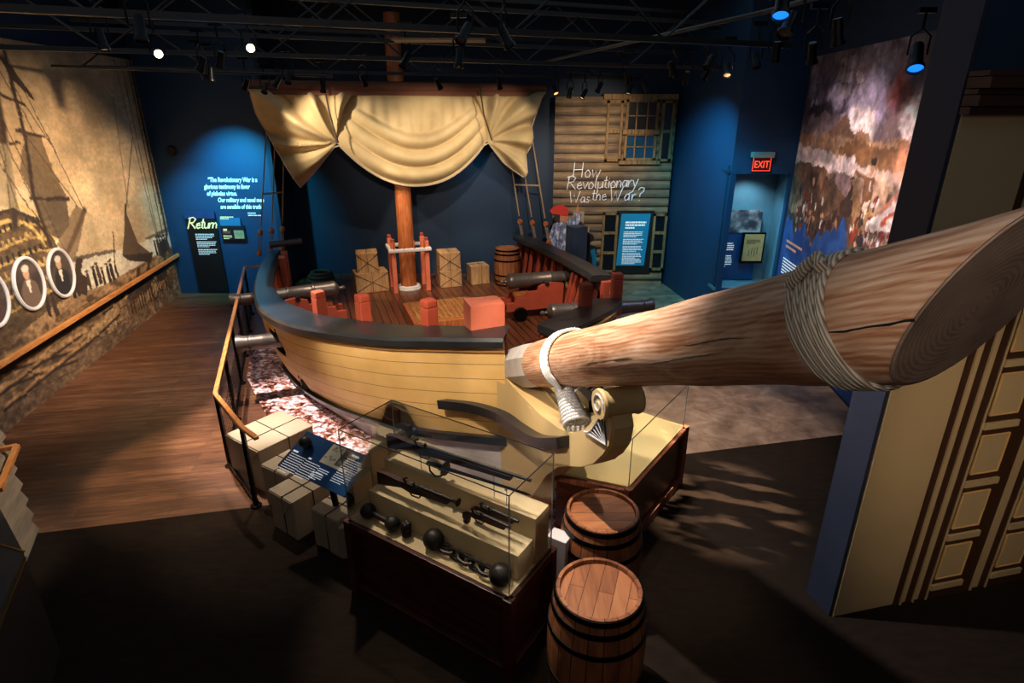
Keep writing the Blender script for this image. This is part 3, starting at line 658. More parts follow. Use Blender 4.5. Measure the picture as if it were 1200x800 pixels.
for side, sn in ((-1, 'port'), (1, 'starboard')):
    # the upper planking, wale upward
    mb = MB(); bm = mb.bm; uvl = bm.loops.layers.uv.new('UVMap'); rows = []
    for i in range(NT_ + 1):
        sc = capP[i][0]; v0 = zw(sc) / capP[i][2]
        rows.append([(hull(i, v0 + (1 - v0) * j / NV, side), (i / NT_, v0 * 0 + j / NV)) for j in range(NV + 1)])
    vs = [[bm.verts.new(Vector((q[0][1], -q[0][0], q[0][2]))) for q in r] for r in rows]
    for i in range(NT_):
        for j in range(NV):
            zc = rows[i][j][0][2]; zc2 = rows[i][j + 1][0][2]
            if portcell(i, zc / capP[i][2], zc2 / capP[i][2], side): continue
            f = bm.faces.new((vs[i][j], vs[i][j + 1], vs[i + 1][j + 1], vs[i + 1][j]))
            uvs = (rows[i][j][1], rows[i][j + 1][1], rows[i + 1][j + 1][1], rows[i + 1][j][1])
            for lp, u in zip(f.loops, uvs): lp[uvl].uv = u
    obj('hull_planking', mb, M['yellow'], ship, True, local=True)
    # pale lower hull below the wale
    mb = MB(); rows = []
    for i in range(NT_ + 1):
        v0 = zw(capP[i][0]) / capP[i][2]
        if v0 <= 0: continue
        rows.append([(lambda q: (q[1], -q[0], q[2]))(hull(i, v0 * j / 6, side)) for j in range(7)])
    mb.grid(rows); obj('lower_hull', mb, M['white'], ship, True, local=True)
    # wale
    mb = MB(); rows = []
    for i in range(0, NT_ + 1, 1):
        sc = capP[i][0]
        if sc < 3.3: continue
        if zw(sc) > .585 and side < 0 and i > NT_ - 1: break
        v0 = max(zw(sc), .012) / capP[i][2]
        a = hull(i, v0, side, -.06); b = hull(i, v0 + .085 / capP[i][2], side, -.06); c1 = hull(i, v0 + .075 / capP[i][2], side, .02); c0 = hull(i, v0, side, .02)
        rows.append([(q[1], -q[0], q[2]) for q in (a, b, c1, c0, a)])
    mb.grid(rows); mb.bm.faces.new([mb.bm.verts.new(Vector(q)) for q in rows[-1][:4]]); obj('wale', mb, M['charcoal'], ship, False, local=True)
    # brown sheer strake right under the cap
    mb = MB(); rows = []
    for i in range(NT_ + 1):
        a = hull(i, 1 - .10 / capP[i][2], side, -.018); b = hull(i, 1, side, -.018); c1 = hull(i, 1, side, .02); rows.append([(q[1], -q[0], q[2]) for q in (a, b, c1)])
    mb.grid(rows); obj('sheer_strake', mb, paint('brown strake', (.62, .45, .26), .5), ship, True, local=True)
    # inner bulwark
    mb = MB(); rows = []; hh = []
    for i in range(NT_ + 1):
        if side > 0 and False: pass
        rows.append([(lambda q: (q[1], -q[0], max(q[2], .2)))(hull(i, .12 + .88 * j / 14, side, .13)) for j in range(15)])
    def skp(i, j):
        s_, w, z = hull(i, .12 + .88 * (j + .5) / 14, 1); r = [(1.72, 2.2), (3.9, 4.36)] if side < 0 else [(2.1, 2.6), (4.1, 4.6)]
        return .62 < z < 1.08 and any(a < s_ < b for a, b in r)
    mb.grid(rows, skp); obj('bulwark_lining', mb, M['reddk'], ship, True, local=True)
    # frames standing on the deck
    for k in range(27):
        tt = 1.1 + k * .31; i = int(tt / (len(CAP) - 1) * NT_); s_ = capP[i][0]
        if s_ > 6.3: continue
        r = [(1.55, 2.35), (3.75, 4.5)] if side < 0 else [(1.95, 2.75), (3.95, 4.75)]
        if any(a < s_ < b for a, b in r): continue
        a = hull(i, .16, side, .17); b = hull(i, .93, side, .17)
        mb = MB(); mb.beam((a[1], -a[0], .2), (b[1], -b[0], b[2] - .05), .055, .08, up=(0, 1, 0)); obj('frame_timber', mb, M['red'], ship, local=True)
# the cap rails
def caprail(side, s0, s1, zf=None, wf=1, wid=.42, over=.05, name='cap_rail', th=.085):
    mb = MB(); rows = []
    for i in range(NT_ + 1):
        s_ = capP[i][0]
        if not (s0 <= s_ <= s1): continue
        z = zf(s_) if zf else capP[i][2]
        wl_ = wid(s_) if callable(wid) else wid; a = hull(i, 1, side, -over); b = hull(i, 1, side, wl_)
        if abs(b[1]) < .03: b = (b[0], side * .03, b[2])
        o = [(a[1], -a[0], z - .045), (a[1], -a[0], z + .02)]
        e_ = hull(i, 1, side, -over + .03); o.append((e_[1], -e_[0], z + .05)); e2 = hull(i, 1, side, wl_ * .5); o.append((e2[1], -e2[0], z + .058))
        e3 = hull(i, 1, side, wl_ - .03); o.append((e3[1], -e3[0], z + .05)); o.append((b[1], -b[0], z + .02)); o.append((b[1], -b[0], z - .045)); o.append(o[0]); rows.append(o)
    mb.grid(rows)
    for r in (rows[0], rows[-1]): mb.bm.faces.new([mb.bm.verts.new(Vector(q)) for q in r[:7]])
    return obj(name, mb, M['charcoal'], ship, True, local=True)
caprail(-1, -.25, 7.06, wid=lambda q: float(np.interp(q, [0, 2.5, 4.4, 5.5, 7], [.22, .24, .42, .44, .36])))
zs = lambda s_: zstar(s_) + .02
caprail(1, -.1, 4.25, zf=zs, wid=.30)
mb = MB(); fc = [(5.02, 2.20, 1.19), (5.3, 2.06, 1.22), (5.7, 1.72, 1.28), (6.1, 1.30, 1.35), (6.5, .90, 1.43), (6.78, .52, 1.50), (6.42, .42, 1.47), (6.05, .70, 1.38), (5.5, 1.28, 1.27), (4.95, 1.78, 1.19)]
ta = [mb.bm.verts.new(Vector((w, -s_, z + .06))) for s_, w, z in fc]; tb = [mb.bm.verts.new(Vector((w, -s_, z - .03))) for s_, w, z in fc]
for a, b in ((0, 9), (1, 8), (2, 7), (3, 6)):
    pass
for q4 in ((0, 1, 8, 9), (1, 2, 8), (2, 3, 7, 8), (3, 4, 6, 7), (4, 5, 6)): mb.bm.faces.new([ta[k] for k in q4]); mb.bm.faces.new([tb[k] for k in reversed(q4)])
for k in range(10): mb.bm.faces.new((ta[k], tb[k], tb[(k + 1) % 10], ta[(k + 1) % 10]))
obj('cap_rail', mb, M['charcoal'], ship, local=True)
# deck
mb = MB(); pts = []
for i in range(0, NT_ + 1, 3): q = hull(i, .12, -1, .1); pts.append(Vector((q[1], -q[0], .1)))
for i in range(NT_, -1, -3): q = hull(i, .12, 1, .1); pts.append(Vector((q[1], -q[0], .1)))
inv = SHM.inverted(); pts.append(inv @ Vector((.72, 13.19, .1))); pts.append(inv @ Vector((-4.8, 13.19, .1))); pts = [Vector((q.x, q.y, .06)) for q in pts]
mb.prism(pts, (0, 0, .14)); obj('deck', mb, M['deck'], ship, local=True)
# red end timber where the starboard rail steps down
def Lb(s_, w, z): return Vector((w, -s_, z))
mb = MB(); mb.box(Lb(4.30, 2.40, 1.06), (.26, .10, .44), bevel=.01); obj('end_timber', mb, M['red'], ship, local=True)
# timberheads (square posts on the rails)
def thead(s_, w, z0, z1, sz=.16, rot=0):
    mb = MB(); R_ = Matrix.Rotation(rot, 3, 'Z')
    mb.box(Lb(s_, w, (z0 + z1) / 2 - .04), (sz, sz, z1 - z0 - .08), R_, .012); mb.box(Lb(s_, w, z1 - .10), (sz * .82, sz * .82, .05), R_); mb.box(Lb(s_, w, z1 - .04), (sz * 1.02, sz * 1.02, .09), R_, .022)
    return obj('timberhead', mb, M['red'], ship, local=True)
thead(4.60, -1.80, 1.2, 1.60, .135, rot=.45); thead(5.46, -1.33, 1.32, 1.76, .135, rot=.42); thead(6.14, -.70, 1.4, 1.84, .135, rot=.38)
thead(5.34, 1.50, 1.2, 1.60, .15, rot=-.1); thead(4.74, 2.28, .9, 1.52, .14, rot=-.1)
for s_, w in ((-.05, -2.35), (.35, -2.38)): mb = MB(); mb.box(Lb(s_, w, .80), (.12, .14, .70), Matrix.Rotation(.2, 3, 'X'), .01); obj('aft_timber', mb, M['orange'], ship, local=True)
mb = MB(); mb.tube([Lb(-.1, -2.6, 1.27), Lb(-.15, -2.0, 1.30)], .06, 14); obj('wooden_roller', mb, M['gun'], ship, True, local=True)
# knighthead: the big salmon block beside the spar
mb = MB(); mb.box(Lb(6.58, -.22, 1.50), (.37, .30, .84), bevel=.045); obj('knighthead', mb, M['orange'], ship, True, local=True)
# stem and cutwater
kp = [(7.05, 0), (7.55, 0), (7.68, .25), (7.86, .50), (8.05, .78), (8.27, 1.0), (8.52, 1.15), (8.72, 1.27), (8.90, 1.41), (9.03, 1.54), (9.11, 1.66), (9.13, 1.80), (9.06, 1.93), (8.98, 1.93), (8.94, 1.84), (8.86, 1.70), (8.75, 1.60), (8.55, 1.44), (8.3, 1.36), (7.9, 1.27), (7.25, 1.24), (7.05, 1.3)]
def knee_half(s_): return np.interp(s_, [7.0, 7.4, 8.0, 9.2], [.17, .13, .11, .10])
def knee_r(s_): return np.interp(s_, [7.0, 7.4, 8.0, 9.2], [.17, .12, .08, .06])
mb = MB(); bm = mb.bm; A = [bm.verts.new(Lb(s_, -knee_half(s_), z)) for s_, z in kp]; Bv = [bm.verts.new(Lb(s_, knee_r(s_), z)) for s_, z in kp]
bm.faces.new(A); bm.faces.new(Bv[::-1])
for i in range(len(kp)): bm.faces.new((A[i], A[(i + 1) % len(kp)], Bv[(i + 1) % len(kp)], Bv[i]))
bmesh.ops.bevel(bm, geom=[e for e in bm.edges if len(e.link_faces) == 2 and len(e.link_faces[0].verts) + len(e.link_faces[1].verts) > 20], offset=.015, segments=2, affect='EDGES')
knee = obj('cutwater', mb, M['cream'], ship, local=True)
for side in (-1, 1):      # flared cheeks joining hull and cutwater
    mb = MB(); rows = []
    for j in range(9):
        f = j / 8; z = f * 1.24
        rows.append([Lb(7.06, side * (.21 + .03 * f), z), Lb(7.22, side * .165, z), Lb(7.40, side * .142, z), Lb(7.65, side * .122, z)])
    mb.grid(rows); obj('bow_cheek', mb, M['cream'], ship, True, local=True)
    mb = MB(); pth = [crm([(6.72, .72, .90), (6.95, .46, .93), (7.25, .26, .95), (7.6, .20, .99), (8.05, .18, 1.12), (8.50, .16, 1.36)], t) for t in np.linspace(0, 5, 26)]; rows = []
    for q in pth:
        rows.append([Lb(q[0], side * (q[1] + o), q[2] + h) for o, h in ((-.05, -.05), (.045, -.05), (.055, .05), (-.05, .05), (-.05, -.05))])
    mb.grid(rows); mb.bm.faces.new([mb.bm.verts.new(v) for v in rows[0][:4]]); mb.bm.faces.new([mb.bm.verts.new(v) for v in rows[-1][:4]]); obj('cheek_rail', mb, M['charcoal'], ship, local=True)
    # blue fan carving
    f = -.104 if side < 0 else .066; mb = MB()
    ctr = Lb(9.075, f, 1.66); arc = [Lb(8.755 + .245 * t, f, 1.585 + .30 * t ** 1.7) for t in np.linspace(0, 1, 9)]
    for a, b in zip(arc, arc[1:]): mb.prism([ctr, a, b], (side * .008, 0, 0))
    fan = obj('carved_fan', mb, paint('teal blue', (.06, .15, .20), .5), ship, local=True)
    mb = MB(); dx = Vector((side * .009, 0, 0))
    for a in arc: mb.tube([ctr + dx, a + dx], [.0012, .0032], 5)
    mb.tube([a + dx for a in arc] + [Lb(9.0, f, 1.95) + dx], .008, 6)
    mb.tube([arc[0] + dx, ctr + dx], .006, 5); obj('fan_rib', mb, M['white'], fan, local=True)
mb = MB(); mb.lathe([(0, 0), (.098, 0), (.104, .02), (.094, .04), (.094, .25), (.104, .27), (.098, .29), (0, .29)], TR(Lb(9.02, -.155, 1.935), 0, 0, PI / 2), 28); scr = obj('scroll', mb, M['cream'], ship, True, local=True)
mb = MB(); sp = [Lb(9.02 + (.082 - .004 * k) * math.cos(k * .5), -.158, 1.935 + (.082 - .004 * k) * math.sin(k * .5)) for k in range(18)]; mb.tube(sp, .007, 6); obj('volute', mb, M['white'], scr, local=True)
# head platform and knees behind the lashing
mb = MB(); mb.box(Lb(7.45, .12, 1.22), (.5, .55, .05)); mb.beam(Lb(7.2, .42, 1.05), Lb(8.1, .22, 1.32), .09, .12); obj('head_platform', mb, M['cream'], ship, local=True)
mb = MB(); mb.beam(Lb(7.0, .55, 1.12), Lb(8.15, .26, 1.42), .08, .10); obj('head_rail', mb, M['charcoal'], ship, local=True)

# ---- bowsprit
a0, a1 = L(6.75, .03, 1.476 + .4715 * (6.75 - 7.316)), L(10.95, .03, 3.182)
ax = (a1 - a0).normalized(); LEN = (a1 - a0).length
side_v = Vector((0, 0, 1)).cross(ax).normalized(); upv = ax.cross(side_v)
SPM = Matrix.Translation(a0) @ Matrix((side_v, upv, ax)).transposed().to_4x4()
spr = bpy.data.objects.new('bowsprit', None)
mb = MB(); prof = []
for k in range(25):
    z = .95 + (LEN - .95) * k / 24; prof.append((.207 + .027 * (k / 24) ** 1.5 + .003 * math.sin(k * 1.3), z))
mb.lathe(prof, None, 48)
def shear_end(mb):
    for v in mb.bm.verts:
        f = min(1, max(0, (v.co.z - (LEN - .8)) / .8)); v.co.z += f * (.25 * v.co.y) / .23
shear_end(mb)
spar_mesh = mb
sprO = obj('bowsprit', spar_mesh, M['spar'], None, True, local=True); sprO.matrix_world = SPM; sprO.parent = ship; sprO.matrix_parent_inverse = SHM.inverted(); MW[sprO] = SPM
def sub(name, mb, mat, smooth=False):
    o = obj(name, mb, mat, sprO, smooth, local=True); return o
mb = MB(); mb.lathe([(0, LEN + .008), (.12, LEN + .008), (.224, LEN + .006), (.234, LEN - .006)], None, 48); shear_end(mb); sub('spar_end', mb, M['sparend'])
mb = MB(); mb.lathe([(0, -.0), (.20, 0), (.215, .7), (.21, .96)], Matrix.Rotation(PI / 8, 4, 'Z'), 8); sub('octagonal_heel', mb, paint('greyed white timber', (.72, .69, .67), .6, var=.15, scale=5))
mb = MB()
zc = (L(10.3, .0, 0) - L(6.75, 0, 0)).length / max(1e-6, ax.dot((L(10.3, 0, 0) - L(6.75, 0, 0)).normalized())) * 0 + 4.17
for k in range(5):
    mb.torus(.239, .0148, Matrix.Translation((0, 0, zc + k * .029)) @ Matrix.Rotation(-.13 + .01 * k, 4, 'X') @ Matrix.Rotation(.02 * k, 4, 'Y'), 44, 7)
mb.tube([(-.20, .15, zc - .02), (-.19, .20, zc + .04), (-.15, .235, zc + .08), (-.19, .19, zc + .12)], .022, 8)
sub('rope_collar', mb, M['rope'], True)
for a0_, a1_, z0_, z1_, rm in ((188, 183, 3.95, LEN - .02, .0045), (203, 196, 3.0, 3.75, .0045), (190, 186, 2.3, 2.95, .0035), (181, 184, 3.35, 3.95, .003), (199, 201, 1.3, 1.75, .003)):
    rc = random.Random(int(z0_ * 100)); pts = []; rs = []; nn_ = 26; ja = 0
    for k in range(nn_ + 1):
        f = k / nn_; ja += rc.uniform(-.6, .6); a = math.radians(a0_ + (a1_ - a0_) * f + ja); z = z0_ + (z1_ - z0_) * f; rr_ = .207 + .027 * max(0, ((z - .95) / (LEN - .95))) ** 1.5
        pts.append((rr_ * math.cos(a), rr_ * math.sin(a), z)); rs.append(max(.0006, rm * math.sin(PI * f) ** .6 * rc.uniform(.5, 1.1)) if z1_ < LEN - .1 else max(.0008, rm * f ** .5 * rc.uniform(.7, 1.1)))
    mb = MB(); mb.tube(pts, rs, 5); sub('drying_crack', mb, M['blk'])
# lashing of white cord from the spar down to the cutwater
mb = MB()
for k in range(5):
    zz = 1.53 + k * .028; pts = []
    for a in np.linspace(-.2 * PI, 1.2 * PI, 26): pts.append((.232 * math.cos(a) if True else 0, .232 * math.sin(a), zz + .0))
    ii = SPM.inverted(); lo = ii @ L(8.16 + k * .015, -.04, 1.62); lo2 = ii @ L(8.16 + k * .015, .04, 1.62)
    pts = [tuple(lo2 if math.cos(-.2 * PI) * 1 > 0 else lo)] + pts + [tuple(lo)]
    mb.tube(pts, .014, 6)
ii = SPM.inverted()
sub('gammon_lashing', mb, M['cord'], True)
mb = MB(); top, bot = L(8.13, -.02, 1.66), L(8.46, -.02, 1.45); zz = (bot - top).normalized(); xx = zz.orthogonal().normalized(); yy = zz.cross(xx)
Wm = Matrix.Translation(top) @ Matrix((xx, yy, zz)).transposed().to_4x4(); ln = (bot - top).length
for k in range(13): mb.torus(.048 + .0035 * k, .013, ii @ Wm @ Matrix.Translation((0, 0, ln * k / 13)) @ Matrix.Diagonal((1, 1.35, 1, 1)), 20, 6)
for k in range(5): mb.tube([ii @ (bot + Vector((.04 * (k - 2), 0, 0))), ii @ (bot + Vector((.025 * (k - 2), 0, -.13)))], .012, 6)
sub('frapping_turns', mb, M['cord'], True)

# ---- mast (part of the ship)
mb = MB(); mb.lathe([(.165, .2), (.155, 2.5), (.145, 5.3), (0, 5.3)], Matrix.Translation(Lb(0, 0, 0)), 28); mast = obj('mast', mb, M['mastw'], ship, True, local=True)
mb = MB(); mb.torus(.20, .04, Matrix.Translation(Lb(0, 0, .25)), 28, 8); mb.torus(.22, .035, Matrix.Translation(Lb(0, 0, .215)), 28, 8); obj('mast_coat', mb, M['white'], mast, True, local=True)
# shrouds with deadeyes
def shroud(foot, head, zde):
    d = (head - foot).normalized(); a = foot + d * .04; b = foot + d * (zde * .45); c_ = foot + d * (zde * .45 + .12)
    mb = MB(); mb.tube([c_, head], .014, 6); so = obj('shroud', mb, M['string'] if False else shm, ship)
    for q in (a, b):
        mb = MB(); mb.lathe([(0, -.03), (.05, -.03), (.06, 0), (.05, .03), (0, .03)], Matrix.Translation(q) @ d.orthogonal().to_track_quat('Z', 'Y').to_matrix().to_4x4(), 14); obj('deadeye', mb, M['mastw'], so)
    mb = MB(); s_ = d.orthogonal().normalized() * .03
    for q in (-1, 0, 1): mb.tube([a + s_ * q, b + s_ * q], .007, 5)
    obj('lanyard', mb, shm, so)
shm = paint('hemp line', (.55, .45, .33), .8)
topP = L(.05, 0, 5.2)
FEET_L = [(-4.87, 11.25, 1.08), (-4.72, 11.45, 1.08), (-4.58, 11.65, 1.08)]; HEAD_L = [(-4.50, 11.75, 3.75), (-4.36, 11.8, 3.75), (-4.22, 11.85, 3.75)]
FEET_R = [(.24, 12.80, 1.02), (.51, 12.66, 1.02), (.79, 12.52, 1.02)]; HEAD_R = [(-.21, 13.08, 3.84), (.02, 13.08, 3.84), (.29, 13.08, 3.84)]
for side, feet, heads in ((-1, FEET_L, HEAD_L), (1, FEET_R, HEAD_R)):
    for f_, h_ in zip(feet, heads): shroud(Vector(f_), Vector(h_), .95)
    fa, fb = Vector(feet[0]), Vector(feet[2]); ha, hb_ = Vector(heads[0]), Vector(heads[2]); tt_ = .42
    mb = MB(); mb.tube([fa + (ha - fa) * tt_, fb + (hb_ - fb) * tt_], .018, 8); obj('ratline_batten', mb, shm, ship)

# ---- yard and furled sail
yc = L(.12, 0, 0)
sail = thing('square_sail', 'large cream canvas sail gathered in swags below its yard', 'sail', mat=SHM)
mb = MB(); mb.lathe([(0, -2.62), (.055, -2.62), (.085, 0), (.055, 2.92), (0, 2.92)], Matrix.Translation(Lb(.2, 0, 4.07)) @ Matrix.Rotation(PI / 2, 4, 'Y'), 18); obj('yard', mb, wood('sail yard', (.4, .24, .15), (.52, .33, .22), (.6, .4, .28), (1, 9, 9)), sail, True, local=True)
WT = [-2.52, -2.47, -2.2, -1.90, -1.60, -1.16, -.70, -.25, .25, .75, 1.25, 1.72, 2.05, 2.47, 2.62, 2.80]
ZT = [3.98, 3.60, 2.95, 2.34, 2.62, 3.12, 2.62, 2.37, 2.31, 2.40, 2.68, 3.10, 2.70, 2.38, 3.1, 3.95]
NU, NVv = 260, 90; rows = []
def sstep(x): x = min(1, max(0, x)); return x * x * (3 - 2 * x)
for iu in range(NU + 1):
    w = -2.56 + 5.42 * iu / NU; row = []
    for jv in range(NVv + 1):
        v = jv / NVv
        u = iu / NU; wb = np.interp(u, np.linspace(0, 1, len(WT)), WT); zb = np.interp(u, np.linspace(0, 1, len(WT)), ZT)
        # smooth the belly of the centre swag
        if -1.16 < wb < 1.72:
            q = (wb - .28) / 1.44; zb = 2.31 + .80 * abs(q) ** 2.2
        wt = -2.56 + 5.42 * u; ww = wt + (wb - wt) * sstep(v) ; z = 4.02 + (zb - 4.02) * v
        x = ww; dd = 0; qq = min(1, abs((wb - .28) / 1.44)); z = 4.02 + (zb - 4.02) * v ** (1 + .78 * qq * qq)
        if -1.16 <= wb <= 1.72:
            q = (wb - .28) / 1.44; env = (1 - q * q) ** .7
            vv = v
            ph = (3.1 * (vv - .42) / .58) % 1.0 if vv > .42 else 0; dd += .24 * sstep((v - .40) / .08) * (math.sin(PI * ph) ** .7 - .4) * env * (1 - .25 * v) 
            dd += .025 * math.sin(abs(q) * 34 + 6 * v) * (1 - sstep((v - .35) / .15)) * v * 2
            dd += .16 * math.sin(PI * min(1, v)) * env + .10 * v * env
            dd -= .10 * (1 - env)
        else:
            g = (-1.16, 3.12) if wb < 0 else (1.72, 3.10); dx, dz = x - g[0], z - g[1]; r = math.hypot(dx, dz); an = math.atan2(dz, dx)
            dd += .13 * math.sin(an * 9.5 + 1.5 * r) * min(1, r * 1.3) * sstep(v * 2.2) + .045 * math.sin(an * 21 + r * 4) * min(1, r) + .12 * math.sin(PI * v)
            dd -= .06 * (1 - min(1, r))
        row.append(Lb(.12 + .06 + dd, ww, z))
    rows.append(row)
mb = MB(); mb.grid(rows); cv = obj('canvas', mb, M['canvas'], sail, True, local=True)
sm = cv.modifiers.new('s', 'SMOOTH'); sm.iterations = 2; sm.factor = .5
mb = MB(); mb.tube([Lb(.33, r[0].x if False else r[-1].x, r[-1].z) + Vector((0, (r[-1].y + .33), 0)) for r in rows[::4]], .016, 6); obj('bolt_rope', mb, M['rope'], sail, True, local=True)
rb = paint('sail band', (.42, .25, .17), .8); mb = MB()
mb.grid([[Lb(.2 + .095 * math.cos(a), w, 4.07 + .095 * math.sin(a)) for a in np.linspace(0, 2 * PI, 13)] for w in np.linspace(-2.58, 2.88, 60)]); mb.box(Lb(.29, .15, 3.965), (5.4, .012, .07)); obj('head_band', mb, rb, sail, True, local=True)
for w in (-1.3, 1.52):
    mb = MB(); mb.tube([Lb(.36, w, 4.1), Lb(.42, w + .05, 3.6), Lb(.44, (-1.16 if w < 0 else 1.72), 3.13)], .014, 6); obj('buntline', mb, M['string'], sail, True, local=True)

# ---- fife rail at the mast
t = thing('fife_rail', 'four-legged red timber rail with white top around the mast foot', 'rail', mat=SHM)
for s_, w in ((.28, -.31), (.28, .36), (-.22, -.31), (-.22, .36)):
    mb = MB(); mb.box(Lb(s_, w, .72), (.09, .09, 1.04), bevel=.012); pst = obj('post', mb, M['orange'], t, local=True)
    mb = MB(); mb.box(Lb(s_, w, 1.27), (.07, .07, .08), bevel=.015); obj('post_head', mb, M['red'], pst, local=True)
mb = MB(); mb.box(Lb(.34, .02, 1.08), (.86, .08, .07), bevel=.02); mb.box(Lb(-.25, .02, 1.08), (.82, .07, .07), bevel=.02); mb.box(Lb(.04, -.36, 1.08), (.07, .60, .07), bevel=.02); mb.box(Lb(.04, .41, 1.08), (.07, .60, .07), bevel=.02); obj('top_rail', mb, M['white'], t, local=True)
for w in (-.3, -.1, .1, .3): mb = MB(); mb.tube([Lb(.36, w, 1.0), Lb(.36, w, 1.27)], .015, 8); obj('belaying_pin', mb, M['mastw'], t, True, local=True)
# ---- hatch grating
t = thing('hatch_grating', 'square wooden hatch grating lying on the ship deck', 'hatch', mat=SHM)
mb = MB()
for w in (-.30, .90): mb.box(Lb(2.0, w, .25), (.08, 1.2, .16), bevel=.01)
for s_ in (1.42, 2.58): mb.box(Lb(s_, .3, .25), (1.2, .08, .16), bevel=.01)
obj('coaming', mb, M['red'] if False else M['mastw'], t, local=True)
mb = MB()
for k in range(12): mb.box(Lb(2.0, -.21 + k * .093, .335), (.04, 1.1, .03))
for k in range(12): mb.box(Lb(1.49 + k * .093, .3, .325), (1.12, .04, .03))
obj('lattice', mb, M['grating'], t, local=True)
# loose canvas roll on deck behind the rail
mb = MB(); mb.tube([L(4.75, -1.05, .3), L(4.7, -.5, .34), L(4.6, .0, .3), L(4.55, .35, .27)], [.10, .13, .12, .08], 12); o = obj('canvas_roll', mb, M['canvas'], None, True, at=L(4.7, -.4, .2)); tag(o, 'pale rolled canvas lying on deck behind the port rail', 'canvas roll')
# small low bundle at the back of the deck
t = thing('rope_coil', 'low coil of dark rope on the deck by the back wall', 'rope coil', (-4.15, 12.5, .2))
mb = MB(); mb.torus(.25, .045, TR((-4.15, 12.5, .25)), 24, 7); mb.torus(.23, .045, TR((-4.15, 12.5, .33)), 24, 7); mb.torus(.2, .04, TR((-4.13, 12.5, .40)), 24, 7); obj('coil', mb, M['string'], t, True)

# ================================================================== CANNONS
def cannon(label):
    t = thing('cannon', label, 'cannon', group='deck cannons at the gun ports')
    prof = [(0, -.80), (.035, -.80), (.055, -.765), (.035, -.73), (.04, -.70), (.10, -.68), (.165, -.64), (.175, -.60), (.165, -.57), (.16, -.30), (.172, -.29), (.172, -.26), (.155, -.25), (.145, .10), (.155, .11), (.155, .14), (.14, .15), (.115, .80), (.125, .82), (.125, .84), (.115, .85), (.12, .90), (.145, .97), (.14, 1.0), (.075, 1.0), (.07, .7), (0, .7)]
    prof = [(r * .80, z) for r, z in prof]; mb = MB(); mb.lathe(prof, Matrix.Translation((0, 0, .66)) @ Matrix.Rotation(PI / 2, 4, 'Y'), 26); b = obj('barrel', mb, M['gun'], t, True, local=True)
    mb = MB(); mb.tube([(0, -.24, .62), (0, .24, .62)], .04, 12); obj('trunnion', mb, M['iron'], b, True, local=True)
    for s_ in (-1, 1):
        pr = [(-.75, .17), (.30, .17), (.32, .60), (.05, .64), (-.15, .58), (-.17, .50), (-.38, .50), (-.40, .41), (-.58, .41), (-.60, .32), (-.75, .32)]
        mb = MB(); mb.prism([(x, s_ * .19 - .035, z) for x, z in pr], (0, .07, 0)); obj('carriage_cheek', mb, M['red'], t, local=True)
        for x in (-.52, .15):
            mb = MB(); mb.lathe([(0, -.04), (.12, -.04), (.13, 0), (.12, .04), (0, .04)], Matrix.Translation((x, s_ * .29, .13)) @ Matrix.Rotation(PI / 2, 4, 'X'), 20); obj('wheel', mb, M['black_metal'], t, True, local=True)
    mb = MB(); mb.box((-.52, 0, .16), (.10, .60, .09)); mb.box((.15, 0, .16), (.10, .60, .09)); mb.box((-.25, 0, .25), (.5, .34, .06)); obj('axle_bed', mb, M['reddk'], t, local=True)
    mb = MB(); mb.box((-.42, 0, .42), (.28, .12, .07)); obj('quoin', mb, M['mastw'], t, local=True)
    return t
ang = math.atan2(.317, .948)
c1 = cannon('cannon poking out of the near port-side gun port above the rippled water print')
c1.matrix_world = TR(L(4.15, -1.88, .2), ang + PI)
dup(c1, TR(L(1.98, -2.16, .2), ang + PI + .12), 'cannon on the deck by the left rail, dark muzzle out over the walkway')
dup(c1, TR(L(2.42, 2.05, .2), ang), 'cannon on deck by the right rail nearest the barrel and back wall')
dup(c1, TR(L(4.32, 2.10, .2), ang - .10), 'cannon whose blue-lit muzzle sticks out past the right rail gap')

# ================================================================== BARRELS
def barrel(name, label, h, rb, rh, loc, group=None, hoops=(.03, .13, .30, .70, .87, .97)):
    t = thing(name, label, 'barrel', loc, random.uniform(0, 2), group)
    rr = lambda f: rh + (rb - rh) * (1 - (2 * f - 1) ** 2)
    mb = MB(); mb.lathe([(rr(0) - .02, 0), (rr(0), .0)] + [(rr(f), h * f) for f in np.linspace(.02, .98, 22)] + [(rr(1), h), (rr(1) - .022, h), (rr(1) - .026, h - .035)], None, 48); obj('staves', mb, M['stave'], t, True, local=True)
    mb = MB(); mb.lathe([(0, h - .03), (rr(1) - .02, h - .03), (rr(1) - .02, h - .05), (0, h - .05)], None, 40); obj('head', mb, M['head'], t, local=True)
    for f in hoops:
        mb = MB(); w = .02; mb.lathe([(rr(f - w) - .002, h * (f - w)), (rr(f - w) + .006, h * (f - w)), (rr(f + w) + .006, h * (f + w)), (rr(f + w) - .002, h * (f + w))], None, 48); obj('hoop', mb, M['black_metal'], t, True, local=True)
    return t
barrel('wooden_barrel', 'oak barrel in the foreground, nearest the camera, beside the display case', .86, .325, .272, (.555, 2.95, 0), 'foreground oak barrels')
barrel('wooden_barrel', 'oak barrel just behind the foremost one, touching the tan-topped case', .86, .325, .272, (.69, 3.74, 0), 'foreground oak barrels')
barrel('wooden_barrel', 'upright light oak barrel on the ship deck against the back wall', .78, .285, .25, (-.10, 12.35, .2))
barrel('half_tub', 'small pale tub on deck under the right-hand cannon', .42, .25, .26, tuple(L(4.95, 1.35, .2)), hoops=(.2, .8))

